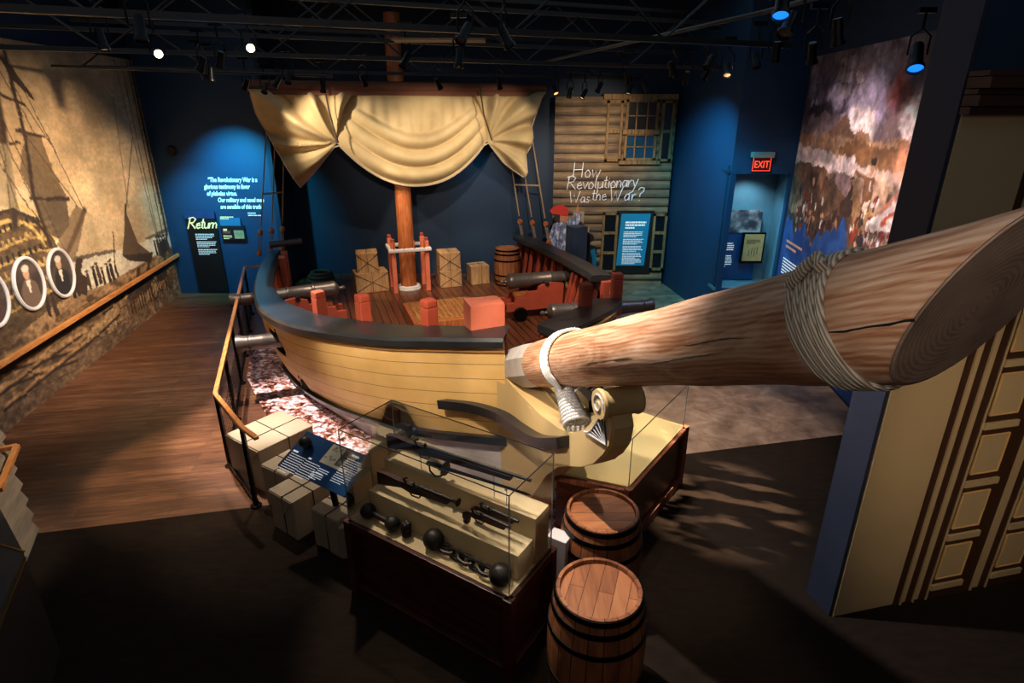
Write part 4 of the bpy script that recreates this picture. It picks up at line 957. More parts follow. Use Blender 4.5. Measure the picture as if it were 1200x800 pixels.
# ================================================================== WRAPPED PARCELS
def parcel(label, cen, size, rz, group=None, mat='paper', name='wrapped_parcel', cross=False, cat='parcel'):
    t = thing(name, label, cat, cen, rz, group); a, b, h = size
    mb = MB(); mb.box((0, 0, h / 2), (a, b, h), bevel=.012)
    for v in mb.bm.verts: v.co += Vector((random.uniform(-.004, .004), random.uniform(-.004, .004), random.uniform(-.003, .003)))
    obj('box', mb, M[mat], t, local=True)
    mb = MB(); e_ = .004; r = .006
    def loop(pts): mb.tube([Vector(q) for q in pts + [pts[0]]], r, 5)
    A, Bb, Hh = a / 2 + e_, b / 2 + e_, h + e_
    if not cross:
        loop([(-A, .02, 0.01), (-A, .02, Hh), (A, .02, Hh), (A, .02, 0.01)]); loop([(.03, -Bb, .01), (.03, -Bb, Hh), (.03, Bb, Hh), (.03, Bb, .01)])
    else:
        for s_ in (-1, 1):
            mb.tube([(-A, s_ * Bb, .03), (A, s_ * Bb, Hh - .03)], r, 5); mb.tube([(A, s_ * Bb, .03), (-A, s_ * Bb, Hh - .03)], r, 5)
            mb.tube([(s_ * A, -Bb, .03), (s_ * A, Bb, Hh - .03)], r, 5)
        loop([(.0, -Bb, .01), (.0, -Bb, Hh), (.0, Bb, Hh), (.0, Bb, .01)])
    obj('string', mb, M['string'], t, local=True)
    for s_ in (-1, 1):
        mb = MB(); y = s_ * (b / 2 + .003); mb.prism([(-a / 2 + .01, y, h - .01), (a / 2 - .01, y, h - .01), (0, y, h * .45)], (0, s_ * .004, 0)); obj('end_flap', mb, M[mat], t, local=True)
    return t
parcel('large string-tied paper parcel beside the end of the oak handrail', (-2.60, 5.58, 0), (.60, .66, .5), -.62)
parcel('small pale parcel under the upper left corner of the blue panel', (-2.22, 5.02, .0), (.36, .34, .46), -.55)
parcel('dark side-lit string-tied parcel below the left edge of the blue panel', (-2.0, 4.68, 0), (.36, .40, .42), -.62)
parcel('parcel below the middle of the blue panel, next to the display case', (-1.56, 4.42, 0), (.34, .34, .40), -.58)
parcel('parcel between the blue panel and the glass case, mostly hidden', (-1.36, 4.72, 0), (.30, .32, .46), -.40)
parcel('small parcel low behind the upper left corner of the weapons case', (-1.42, 4.32, 0), (.22, .26, .34), .2)
dz = .2
parcel('wide brown crate on deck left of the mast, lower of two', tuple(L(-.12, -.76, dz)), (.66, .42, .42), ang + .08, 'deck crates left of the mast', 'crate', 'tied_crate', True, 'crate')
parcel('brown crate stacked on top of the wide one left of the mast', tuple(L(-.12, -.80, dz + .42)), (.42, .40, .40), ang - .05, 'deck crates left of the mast', 'crate', 'tied_crate', True, 'crate')
parcel('brown tied crate right of the mast, lower of two', tuple(L(-.0, .86, dz)), (.46, .42, .36), ang, 'deck crates right of the mast', 'crate', 'tied_crate', True, 'crate')
parcel('brown tied crate right of the mast, on top of another crate', tuple(L(-.0, .86, dz + .36)), (.44, .42, .38), ang - .04, 'deck crates right of the mast', 'crate', 'tied_crate', True, 'crate')
parcel('single low crate between the stacked pair and the deck barrel', tuple(L(-.0, 1.50, dz)), (.40, .38, .40), ang + .03, 'deck crates right of the mast', 'crate', 'tied_crate', False, 'crate')

# ================================================================== WATER PRINT ON THE FLOOR
mb = MB()
wl = [L(-.2, -2.5, 0), L(1.4, -2.75, 0), L(2.6, -2.95, 0), L(3.3, -2.95, 0), L(4.6, -2.62, 0), L(5.6, -2.05, 0), L(6.5, -1.5, 0), L(7.3, -1.15, 0), L(7.9, -.9, 0), L(8.25, .0, 0), L(8.0, .5, 0), L(7.3, .9, 0), L(6, 2.0, 0), L(4, 2.9, 0), L(0, 2.6, 0)]
mb.prism([Vector((q.x, q.y, .003)) for q in wl], (0, 0, .03)); struct('floor_water_print', mb, M['water'])
# white plinth stub right of the case
mb = MB(); mb.box((.36, 3.62, .36), (.16, .12, .72), Matrix.Rotation(-.55, 3, 'Z'), .005); o = obj('white_block', mb, M['white'], at=(.36, 3.62, 0)); tag(o, 'narrow white block between the weapons case and the rear barrel', 'block')

# ================================================================== WEAPONS DISPLAY CASE
CM = Matrix.Translation((-1.27, 3.80, 0)) @ Matrix.Rotation(math.atan2(-.538, .843), 4, 'Z')     # x along front, y to the back
CL, CDp, CH, CG = 1.485, .56, .72, 1.52
case = thing('display_case', 'glass-topped weapons display case on a dark wood cabinet', 'display case', mat=CM)
mb = MB(); mb.box((CL / 2, CDp / 2, CH / 2 - .01), (CL - .05, CDp - .05, CH - .02)); obj('cabinet', mb, M['cabinet'], case, local=True)
mb = MB()
for z, th in ((.05, .10), (CH - .035, .07)):
    mb.box((CL / 2, 0, z), (CL + .01, .05, th), bevel=.006); mb.box((CL / 2, CDp, z), (CL + .01, .05, th), bevel=.006); mb.box((0, CDp / 2, z), (.05, CDp, th), bevel=.006); mb.box((CL, CDp / 2, z), (.05, CDp, th), bevel=.006)
for x in (0, CL):
    for y in (0, CDp): mb.box((x, y, CH / 2), (.07, .07, CH), bevel=.006)
obj('frame_moulding', mb, M['cabinet'], case, local=True)
mb = MB(); mb.box((CL / 2, CDp / 2, CH + .003), (CL - .01, CDp - .01, .012)); obj('display_floor', mb, M['linen'], case, local=True)
mb = MB(); mb.box((CL / 2 + .03, .30, CH + .11), (1.37, .30, .215), bevel=.003); obj('riser_step', mb, M['linen'], case, local=True)
mb = MB(); mb.box((CL / 2 + .03, .445, CH + .195), (1.40, .19, .39), bevel=.003); obj('riser_step', mb, M['linen'], case, local=True)
def glassbox(parent, x0, x1, y0, y1, z0, z1, poly=None):
    P4 = poly or [(x0, y0), (x1, y0), (x1, y1), (x0, y1)]; n = len(P4)
    mb = MB()
    for i in range(n):
        a, b = P4[i], P4[(i + 1) % n]; mb.quad((*a, z0), (*b, z0), (*b, z1), (*a, z1))
    mb.bm.faces.new([mb.bm.verts.new((*q, z1)) for q in P4])
    g = obj('glass_cover', mb, M['glass'], parent, local=True)
    mb = MB()
    for i in range(n):
        a, b = P4[i], P4[(i + 1) % n]; mb.tube([(*a, z1), (*b, z1)], .004, 4)
    obj('glass_top_edge', mb, M['edged'], g, local=True)
    for q in P4: mb = MB(); mb.tube([(*q, z0), (*q, z1)], .0045, 4); obj('glass_corner', mb, M['edge'], g, local=True)
glassbox(case, 0.0, CL, 0.0, CDp, CH + .01, CG)
def cthing(name, label, cat, x, y, z, rz=0, group=None, rx=0, ry=0): return thing(name, label, cat, mat=CM @ TR((x, y, z), rz, rx, ry), group=group)
walnut = wood('gun stock walnut', (.13, .06, .035), (.22, .10, .06), (.30, .15, .09), (1, 9, 9), rough=.4)
def longgun(label, name, x, y, z, Ln, rz, bell=False, sc=1, ry=0):
    t = cthing(name, label, 'gun', x, y, z, rz, ry=ry)
    st = [(0, -.075), (0, .045), (.10, .05), (.24, .035), (.33, .045), (.46, .03), (Ln * .88, .022), (Ln * .88, -.012), (.46, -.025), (.36, -.04), (.26, -.02), (.12, -.05)]
    mb = MB(); mb.prism([(q[0] * (1 if q[0] > .5 else sc), -.02, q[1] * sc) for q in st], (0, .04, 0)); obj('stock', mb, walnut, t, local=True)
    mb = MB()
    r0 = .016 * sc
    mb.tube([(.36 * sc, 0, .035), (Ln * .9, 0, .03), (Ln - .03, 0, .03), (Ln, 0, .03)], [r0 * 1.15, r0 * (1.1 if bell else .8), r0 * (1.2 if bell else .75), r0 * (2.1 if bell else .8)], 12); obj('barrel', mb, M['iron'], t, True, local=True)
    mb = MB(); mb.box((.36 * sc, -.026, .03), (.15, .012, .035)); mb.tube([(.33 * sc, -.03, .04), (.31 * sc, -.03, .085), (.345 * sc, -.03, .10)], .009, 6); mb.tube([(.41 * sc, -.03, .045), (.415 * sc, -.03, .085)], .01, 6); obj('flintlock', mb, M['iron'], t, True, local=True)
    mb = MB(); mb.tube([(.30, 0, -.025), (.33, 0, -.07), (.40, 0, -.07), (.43, 0, -.03)], .006, 6); obj('trigger_guard', mb, M['iron'], t, True, local=True)
    return t
longgun('longest flintlock musket resting on pins at the back of the case', 'musket', .10, .39, 1.28, 1.31, .0, ry=-.05)
longgun('short blunderbuss with flared muzzle on the middle step of the case', 'blunderbuss', .13, .23, 1.045, .78, -.0, bell=True, sc=.95, ry=-.03)
# stand wires
def wire(x, y, z0, z1): 
    mb = MB(); mb.tube([(x, y, z0), (x, y, z1)], .003, 5); mb.tube([(x, y - .02, z1), (x, y + .02, z1)], .003, 5); mb.tube([(x, y - .02, z1), (x, y - .02, z1 + .02)], .003, 5); return mb
for x, y, z0, z1, lb in ((.42, .40, 1.10, 1.25, 'wire pin under the musket near its lock'), (1.10, .40, 1.10, 1.32, 'wire pin under the musket barrel towards its muzzle'), (.62, .39, 1.10, 1.18, 'wire pin holding the sabre hilt'), (1.22, .38, 1.10, 1.24, 'wire pin holding the sabre blade tip')):
    o = obj('display_pin', wire(x, y, z0, z1), M['edge'], case, local=True)
# sabre
t = cthing('sabre', 'sabre with basket hilt and long thin blade below the musket', 'sword', .52, .38, 1.205, .0, ry=-.06)
mb = MB(); mb.prism([(.16, -.004, -.012), (.5, -.004, -.004), (.86, -.004, -.0), (.90, -.004, .006), (.86, -.004, .016), (.5, -.004, .018), (.16, -.004, .018)], (0, .008, 0)); obj('blade', mb, M['iron'], t, local=True)
mb = MB(); mb.tube([(0, 0, 0), (.06, 0, .012), (.14, 0, .004)], [.016, .019, .016], 10); obj('grip', mb, M['blk'], t, True, local=True)
mb = MB(); mb.tube([(0, 0, 0), (.01, -.01, -.055), (.07, -.02, -.08), (.13, -.02, -.06), (.15, 0, 0)], .007, 7); mb.lathe([(0, 0), (.05, .004), (.055, .01), (0, .012)], TR((.15, 0, 0), 0, 0, PI / 2), 18); mb.ball((-.005, 0, 0), .02, 10); obj('guard', mb, M['iron'], t, True, local=True)
def pistol(label, x, y, z, rz):
    t = cthing('flintlock_pistol', label, 'pistol', x, y, z, rz, 'pistols on the middle step')
    st = [(.0, -.075), (-.02, -.05), (-.015, -.01), (.03, .022), (.10, .03), (.34, .026), (.34, .0), (.12, -.012), (.06, -.015), (.035, -.05), (.03, -.075)]
    mb = MB(); mb.prism([(a, -.016, b + .02) for a, b in st], (0, .032, 0)); mb.ball((.008, 0, -.055), .028, 10); obj('stock', mb, walnut, t, local=True)
    mb = MB(); mb.tube([(.10, 0, .052), (.38, 0, .05)], [.016, .012], 12); obj('barrel', mb, M['iron'], t, True, local=True)
    mb = MB(); mb.box((.12, -.02, .045), (.09, .01, .03)); mb.tube([(.09, -.024, .05), (.075, -.024, .09), (.1, -.024, .1)], .008, 6); mb.tube([(.15, -.024, .05), (.155, -.024, .09)], .009, 6); mb.tube([(.08, 0, 0), (.1, 0, -.03), (.14, 0, -.03), (.16, 0, .0)], .005, 6); obj('lock', mb, M['iron'], t, True, local=True)
pistol('rear flintlock pistol of the two on the middle step', 1.0, .29, 1.05, -.03)
pistol('front flintlock pistol of the two on the middle step', .985, .21, 1.05, -.03)
# bar shot, pot, chain shot
z0 = CH + .075
t = cthing('bar_shot', 'iron bar shot with two balls on the left of the case floor', 'shot', .12, .09, z0, -.05)
mb = MB(); mb.ball((0, 0, 0), .062, 20); obj('ball', mb, M['iron'], t, True, local=True); mb = MB(); mb.ball((.27, 0, 0), .062, 20); obj('ball', mb, M['iron'], t, True, local=True); mb = MB(); mb.tube([(0, 0, 0), (.27, 0, 0)], .022, 12); obj('bar', mb, M['iron'], t, True, local=True)
t = cthing('grape_shot', 'small upright stack of iron shot bound together', 'shot', .52, .085, CH + .01)
mb = MB()
for k in range(3):
    for a in range(4): mb.ball((.018 * math.cos(a * PI / 2 + k), .018 * math.sin(a * PI / 2 + k), .026 + k * .04), .024, 10)
obj('shot_cluster', mb, M['iron'], t, True, local=True)
mb = MB(); mb.torus(.036, .005, TR((0, 0, .046)), 18, 6); mb.torus(.036, .005, TR((0, 0, .088)), 18, 6); obj('binding', mb, M['black_metal'], t, True, local=True)
t = cthing('chain_shot', 'iron chain shot, two large balls joined by heavy links', 'shot', .77, .10, z0 + .01, -.02)
for nm, x in (('ball', 0), ('ball', .60)):
    mb = MB(); mb.ball((x, -.02 if x else 0, 0), .078, 22); obj(nm, mb, M['iron'], t, True, local=True)
for k in range(5):
    mb = MB(); mb.torus(.045, .014, TR((.12 + k * .09, -.004 * k, -.03), 0, (PI / 2.5 if k % 2 else .15), 0) @ Matrix.Diagonal((1.4, .75, 1, 1)), 18, 8); obj('link', mb, M['iron'], t, True, local=True)

# ================================================================== SECOND CASE
P5 = [(.99, 4.22), (1.757, 5.284), (1.22, 5.72), (.70, 5.10), (.38, 4.45)]
c2 = thing('display_case', 'tan-topped low display case with glass cover under the bowsprit', 'display case', (1.0, 4.9, 0))
o2 = Vector((1.0, 4.9, 0)); cen = sum((Vector((*q, 0)) for q in P5), Vector()) / 5
def ins(f): return [tuple(((Vector((*q, 0)) - cen) * f + cen - o2)[:2]) for q in P5]
mb = MB(); mb.prism([(*q, 0) for q in ins(.97)], (0, 0, .70)); obj('cabinet', mb, M['cabinet'], c2, local=True)
mb = MB(); q5 = ins(1.0)
for z in (.06, .67):
    for i in range(5): mb.beam((*q5[i], z), (*q5[(i + 1) % 5], z), .045, .05 if z > .5 else .1)
for q in q5[:2]: mb.box((*q, .36), (.06, .06, .70), Matrix.Rotation(.62, 3, 'Z'), .005)
obj('frame_moulding', mb, wood('chestnut trim', (.30, .13, .07), (.46, .24, .13), (.58, .34, .2), (9, 9, 1)), c2, local=True)
mb = MB(); mb.prism([(*q, .695) for q in ins(.975)], (0, 0, .02)); obj('display_floor', mb, paint('warm tan board', (.84, .75, .53), .6, var=.04), c2, local=True)
glassbox(c2, 0, 0, 0, 0, .715, 1.18, poly=ins(.97))
t = thing('rolled_paper', 'small white rolled paper in the tan-topped case behind the carved scroll', 'paper', (1.12, 5.28, .72))
mb = MB(); mb.tube([(1.05, 5.22, .80), (1.17, 5.36, .84)], .035, 14); obj('roll', mb, M['white'], t, True)
mb = MB(); mb.tube([(1.05, 5.22, .73), (1.08, 5.26, .80)], .012, 8); obj('prop', mb, M['white'], t, True)
# ================================================================== BLUE READING PANEL
rp = thing('reading_panel', 'blue slanted reading panel with pictures above the wrapped parcels', 'sign', (-1.6, 4.36, 0))
pA, pB, pC, pD = Vector((-1.858, 4.713, .98)), Vector((-1.15, 4.235, .98)), Vector((-1.36, 4.008, .78)), Vector((-2.066, 4.465, .78))   # back-left, back-right, front-right, front-left
pu = (pC - pD).normalized(); pv = (pA - pD).normalized(); pn = pu.cross(pv).normalized(); pw, ph = (pC - pD).length, (pA - pD).length
q = lambda a, b, c=0.0: pD + pu * a * pw + (pv * b * ph) + pn * c
mb = MB(); mb.prism([q(0, 0, -.02), q(1, 0, -.02), q(1, 1, -.02), q(0, 1, -.02)], pn * .02); obj('board', mb, M['bluep'], rp)
mb = MB(); mb.prism([q(0, 0, .001), q(.52, 0, .001), q(.40, .42, .001), q(0, .42, .001)], pn * .001); obj('dark_field', mb, paint('indigo print', (.10, .13, .30), .4), rp)
mb = MB(); greek(mb, q(.04, .44, .003), pu, pv, .10, 1, .02, .016, 1); greek(mb, q(.04, .38, .003), pu, pv, .19, 9, .022, .005, 2); greek(mb, q(.29, .42, .003), pu, pv, .06, 1, .02, .016, 1); greek(mb, q(.28, .36, .003), pu, pv, .19, 8, .022, .005, 3)
greek(mb, q(.74, .86, .003), pu, pv, .13, 1, .02, .016, 5); greek(mb, q(.72, .77, .003), pu, pv, .19, 12, .020, .0048, 6); greek(mb, q(.50, .32, .003), pu, pv, .12, 3, .02, .007, 9); greek(mb, q(.46, .2, .003), pu, pv, .13, 4, .018, .006, 10); obj('lettering', mb, M['inkw'], rp)
cv1 = Canvas(.16, .19, .01, (.84, .80, .70)); [cv1.ell(random.uniform(.02, .14), random.uniform(.02, .17), .02, .01, (.5, .4, .3), .8, .5) for _ in range(9)]
cv1.build('drawing', M['battle'], q(.44, .46, .004), pu, pv, parent=rp)
cv1 = Canvas(.16, .19, .01, (.62, .56, .50)); cv1.blend(np.clip((cv1.fbm(22, 3) - .42) * 4, 0, 1), (.25, .2, .18)); cv1.blend((cv1.y < .025) * 1.0, (.85, .8, .7))
cv1.build('engraving', M['battle'], q(.63, .46, .004), pu, pv, parent=rp)
mb = MB(); mb.tube([q(.5, .5, -.03), (-1.58, 4.42, .4), (-1.58, 4.42, 0)], .03, 10); mb.box((-1.58, 4.42, .01), (.3, .3, .02)); obj('stand', mb, M['black_metal'], rp, True)
t = thing('cannonball', 'black iron cannonball mounted on the blue reading panel', 'cannonball', tuple(q(.17, .70, .05)))
mb = MB(); mb.ball(q(.17, .70, .062), .058, 28); obj('ball', mb, M['iron'], t, True)
mb = MB(); mb.tube([q(.17, .70, 0), q(.17, .70, .03)], .03, 14); obj('mount', mb, M['black_metal'], t, True)

# ================================================================== GUARD RAIL
gr = thing('guard_railing', 'black steel guard railing with oak handrail left of the ship', 'railing', (-3.13, 5.62, 0))
RP = [(-4.80, 11.10), (-5.08, 11.0), (-3.13, 5.62), (-2.53, 4.90), (-2.33, 4.72)]
mb = MB()
for a, b in zip(RP, RP[1:]): mb.beam((*a, .90), (*b, .90), .046, .035, bevel=.008)
obj('handrail', mb, M['oakrail'], gr)
mb = MB()
for a, b in ((RP[1], RP[2]), (RP[2], RP[3])): mb.beam((*a, .865), (*b, .865), .03, .035); mb.beam((*a, .07), (*b, .07), .03, .03)
obj('steel_bar', mb, M['black_metal'], gr)
Dv = Vector((RP[2][0] - RP[1][0], RP[2][1] - RP[1][1], 0))
for f in (.02, .2, .41, .60, .80, .995):
    q0 = Vector((*RP[1], 0)) + Dv * f
    mb = MB(); mb.beam(q0, q0 + Vector((0, 0, .87)), .035, .035); mb.lathe([(0, 0), (.055, 0), (.055, .015), (.03, .03), (0, .03)], Matrix.Translation(q0), 14); obj('post', mb, M['black_metal'], gr)
q0 = Vector((-2.56, 4.93, 0)); mb = MB(); mb.beam(q0, q0 + Vector((0, 0, .87)), .035, .035); mb.lathe([(0, 0), (.055, 0), (.055, .015), (.03, .03), (0, .03)], Matrix.Translation(q0), 14); obj('post', mb, M['black_metal'], gr)
mb = MB(); n = Vector((-Dv.y, Dv.x, 0)).normalized()
for k in range(60):
    a = Vector((*RP[1], 0)) + Dv * (k / 60) - n * .0; mb.tube([a + Vector((0, 0, .08)), a + Vector((0, 0, .55))], .003, 3, False)
for z in np.arange(.1, .56, .06): mb.tube([Vector((*RP[1], z)), Vector((*RP[2], z))], .003, 3, False)
obj('mesh_infill', mb, M['black_metal'], gr)

# ================================================================== LEFT FOREGROUND CLAPBOARD WALL
wd = Vector((.443, -.897, 0)); wn = Vector((.897, .443, 0)); w0 = Vector((-4.47, 4.50, 0))
mb = MB(); nb = 22; bh = .165
for k in range(nb):
    z = .05 + k * bh
    pr = [w0 + Vector((0, 0, z)) + wn * .055, w0 + Vector((0, 0, z)) - wn * .02, w0 + Vector((0, 0, z + bh + .02)) - wn * .02, w0 + Vector((0, 0, z + bh)) + wn * .0]
    mb.prism(pr, wd * 6.5)
struct('wall_clapboard', mb, M['gclap'])
mb = MB(); mb.prism([w0 + wn * .04, w0 - wn * .1, w0 - wn * .1 + Vector((0, 0, 3.7)), w0 - wn * .02 + Vector((0, 0, 3.7)), w0 - wn * .02 + Vector((0, 0, .05)), w0 + wn * .04 + Vector((0, 0, .05))], wd * 6.4); struct('wall_clapboard_core', mb, M['navyd'])
t = thing('stair_handrail', 'short oak handrail end on a bracket at the grey clapboard wall', 'handrail', (-4.3, 4.5, 0))
h0 = w0 + wd * .12; mb = MB(); mb.beam(h0 + Vector((0, 0, .98)), h0 + wn * .14 + Vector((0, 0, .98)), .045, .035); mb.beam(h0 + wn * .14 + Vector((0, 0, .98)), h0 + wn * .14 + wd * .62 + Vector((0, 0, .92)), .045, .035); obj('rail', mb, M['oakrail'], t)
mb = MB(); mb.box(h0 + wd * .55 + wn * .05 + Vector((0, 0, .82)), (.07, .02, .2), Matrix.Rotation(-1.1, 3, 'Z')); mb.tube([h0 + wd * .55 + wn * .03 + Vector((0, 0, .84)), h0 + wd * .55 + wn * .13 + Vector((0, 0, .92))], .012, 8); obj('bracket', mb, M['black_metal'], t)
# grey slanted counter in the near-left corner
t = thing('grey_counter', 'dark grey angular counter with a thin brass line in the near-left corner', 'counter', (-3.6, 3.1, 0))
cq = [Vector((-3.31, 3.22, 0)), Vector((-2.60, 1.785, 0)), Vector((-3.05, 1.86, 0)), Vector((-4.05, 3.87, 0))]
mb = MB(); mb.prism(cq, (0, 0, .86)); obj('body', mb, paint('dark grey laminate', (.17, .17, .18), .5), t)
mb = MB(); mb.prism([v + Vector((0, 0, .862)) for v in cq], (0, 0, .045)); obj('top', mb, paint('grey top', (.26, .25, .25), .45), t)
mb = MB(); mb.beam(cq[0] + Vector((-.30, .10, .91)), cq[0] + Vector((.01, 0, .91)), .012, .006); mb.beam(cq[0] + Vector((.004, .004, .86)), cq[1] + Vector((.004, .004, .86)), .006, .01); obj('brass_line', mb, paint('brass', (.7, .52, .2), .3, .8), t)

# ================================================================== RIGHT FACADE
FP = Vector((2.515, 3.54, 0)); FD = Vector((.975, .224, 0)).normalized(); FNm = Vector((FD.y, -FD.x, 0))
fp = lambda k, z, f=0.0: FP + FD * k + FNm * f + Vector((0, 0, z))
M['fac'] = paint('facade cream', (.74, .65, .50), .65, var=.04)
M['facd'] = paint('facade dark brown', (.24, .14, .08), .6)  # flat dark brown of the strips, door leaves and cornice
mb = MB(); mb.prism([fp(0, 0), fp(4.2, 0), fp(4.2, 3.70), fp(0, 3.70)], -FNm * .012); struct('wall_facade', mb, M['fac'])
mb = MB(); mb.prism([fp(-.0, 3.70), fp(4.2, 3.70), fp(4.2, CEIL), fp(0, CEIL)], -FNm * .012); struct('wall_facade_upper', mb, M['navyd'])
mb = MB(); mb.prism([fp(-.03, 0, -.013), fp(4.2, 0, -.013), fp(4.2, CEIL, -.013), fp(-.03, CEIL, -.013)], -FNm * .26); struct('wall_facade_side', mb, paint('slate side paint', (.13, .16, .24), .6))
for i, (k0, k1, z1) in enumerate(((.55, .60, 3.5), (.67, .72, 3.5), (.795, .845, 3.6), (1.245, 1.29, 3.6), (1.39, 1.44, 3.6), (1.86, 1.92, 3.6))):
    mb = MB(); mb.prism([fp(k0, 0, -.002), fp(k1, 0, -.002), fp(k1, z1, -.002), fp(k0, z1, -.002)], FNm * .012); struct('trim_%d' % (i + 1), mb, M['facd'])
    mb = MB(); mb.prism([fp(k1, 0), fp(k1 + .014, 0), fp(k1 + .014, z1), fp(k1, z1)], FNm * .022); struct('trim_%d' % (i + 11), mb, M['fac'])
for di, kk in enumerate((.845, 1.44)):
    d = thing('door_%d' % (di + 1), '', 'door', tuple(fp(kk + .2, 0))); del d['label']; del d['category']; d['kind'] = 'structure'
    mb = MB(); mb.prism([fp(kk, .0, .0), fp(kk + .40, 0, .0), fp(kk + .40, 3.55, .0), fp(kk, 3.55, .0)], FNm * .015); obj('leaf', mb, M['facd'], d)
    for r in range(7):
        z0_, z1_ = .10 + .49 * r, .10 + .49 * r + .49
        mb = MB(); mb.prism([fp(kk + .015, z0_, .013), fp(kk + .32, z0_, .013), fp(kk + .32, z0_ + .05, .013), fp(kk + .015, z0_ + .05, .013)], FNm * .022); obj('rail', mb, M['fac'], d)
        mb = MB(); A_ = [fp(kk + .03, z0_ + .115, .015), fp(kk + .275, z0_ + .115, .015), fp(kk + .275, z1_ - .055, .015), fp(kk + .03, z1_ - .055, .015)]; mb.prism(A_, FNm * .012); pn_ = obj('panel', mb, M['fac'], d)
        mb = MB()
        for a, b in zip(A_, A_[1:] + A_[:1]): mb.tube([a + FNm * .012, b + FNm * .012], .008, 6)
        obj('bead', mb, paint('bead tan', (.82, .66, .42), .4) if 'bead tan' not in bpy.data.materials else bpy.data.materials['bead tan'], pn_)
for i, (z0_, z1_, f) in enumerate(((3.67, 3.71, .06), (3.715, 3.77, .10), (3.775, 3.80, .08), (3.805, 3.86, .14), (3.865, 3.89, .12))):
    mb = MB(); mb.prism([fp(-.03, z0_, -.0), fp(4.2, z0_, -.0), fp(4.2, z1_, -.0), fp(-.03, z1_, -.0)], FNm * f); struct('trim_%d' % (i + 21), mb, M['facd'])
wallq('wall_right_fill', fp(4.1, 0).x, fp(4.1, 0).y, 6.7, 3.0, 0, CEIL, M['navyd'])

# ================================================================== HOUSE BACKDROP
HY = 12.98; hb = thing('house_backdrop', 'weathered clapboard house front with chalked question standing at the back', 'backdrop', (2.1, HY, 0))
mb = MB(); 
for k in range(22):
    z = -.05 + k * .181
    mb.prism([(.88, HY - .035, z), (3.36, HY - .035, z), (3.36, HY, z), (.88, HY, z)][:4], (0, 0, .004)); mb.bm.faces.ensure_lookup_table()
    mb.prism([(.88, HY - .045, z), (.88, HY + .02, z), (.88, HY + .02, z + .181), (.88, HY - .0, z + .181)], (2.48, 0, 0))
obj('clapboards', mb, M['clap'], hb)
sf = wood('aged window timber', (.30, .22, .13), (.48, .38, .24), (.60, .5, .33), (9, 9, 1), rough=.7)
dkp = paint('night window', (.02, .07, .11), .3)
def framed(name, x0, x1, z0_, z1_, cols, rws, pane, fw=.05, lab=None):
    mb = MB(); y = HY - .06
    for x in (x0 + fw / 2, x1 - fw / 2): mb.box((x, y, (z0_ + z1_) / 2), (fw, .05, z1_ - z0_))
    for z in (z0_ + fw / 2, z1_ - fw / 2): mb.box(((x0 + x1) / 2, y, z), (x1 - x0, .05, fw))
    for i in range(1, cols): mb.box((x0 + (x1 - x0) * i / cols, y, (z0_ + z1_) / 2), (.022, .035, z1_ - z0_))
    for i in range(1, rws): mb.box(((x0 + x1) / 2, y, z0_ + (z1_ - z0_) * i / rws), (x1 - x0, .035, .022 if cols > 1 else .06))
    fr = obj(name, mb, sf, hb)
    mb = MB(); mb.box(((x0 + x1) / 2, y + .02, (z0_ + z1_) / 2), (x1 - x0 - .02, .012, z1_ - z0_ - .02)); obj('pane', mb, pane, fr); return fr
blw = paint('blue night pane', (.03, .25, .40), .3)
framed('shutter', 1.93, 2.26, 2.68, 3.86, 1, 2, M['clap']); framed('shutter', 3.05, 3.30, 2.68, 3.86, 1, 2, dkp)
framed('window_sash', 2.32, 2.98, 2.70, 3.24, 3, 2, blw); framed('window_sash', 2.32, 2.98, 3.26, 3.88, 3, 2, dkp)
mb = MB(); mb.box((2.65, HY - .07, 3.26), (.75, .07, .09)); mb.box((2.65, HY - .07, 2.66), (.85, .09, .07)); mb.box((2.6, HY - .06, 3.93), (1.5, .08, .10)); obj('window_ledge', mb, sf, hb)
framed('lower_shutter', 1.96, 2.30, .30, 1.62, 1, 3, dkp); framed('lower_shutter', 3.06, 3.36, .35, 1.60, 1, 3, dkp)
mb = MB(); mb.box((2.67, HY - .045, .97), (.80, .03, 1.38)); obj('window_opening', mb, M['blk'], hb)
# paper notices
mb = MB(); mb.box((1.44, HY - .05, 1.50), (.24, .01, .28)); o = obj('paper_notice', mb, M['paper'], at=(1.44, HY - .05, 1.4)); tag(o, 'upper paper notice pinned on the clapboards beside the painted man', 'notice')
mb = MB(); mb.box((1.52, HY - .05, 1.17), (.34, .01, .26), Matrix.Rotation(-.08, 3, 'Y')); o = obj('paper_notice', mb, M['paper'], at=(1.52, HY - .05, 1.1)); tag(o, 'lower tilted paper notice behind the dark silhouette', 'notice')
# chalk lettering
t = thing('chalk_lettering', 'white chalk question hand-lettered on the clapboards: How Revolutionary Was the War?', 'lettering', (1.9, HY - .06, 2.2)); y = HY - .055
mb = MB(); strokes(mb, 'How', .30, (1.29, y, 2.36), (1, 0, 0), .011, shear=.08, slope=.0); obj('word', mb, M['chalk'], t)
mb = MB(); strokes(mb, 'Revolutionary', .28, (1.17, y, 2.10), (1, 0, 0), .011, slope=.045, shear=.1, sp=.92); obj('word', mb, M['chalk'], t)
mb = MB(); strokes(mb, 'Was', .24, (1.22, y, 1.83), (1, 0, 0), .011, shear=.08); obj('word', mb, M['chalk'], t)
mb = MB(); strokes(mb, 'the', .26, (1.70, y, 1.88), (1, 0, 0), .011, shear=.08); obj('word', mb, M['chalk'], t)
mb = MB(); strokes(mb, 'War?', .28, (2.08, y, 1.87), (1, 0, 0), .012, shear=.1, sp=1.12); obj('word', mb, M['chalk'], t)
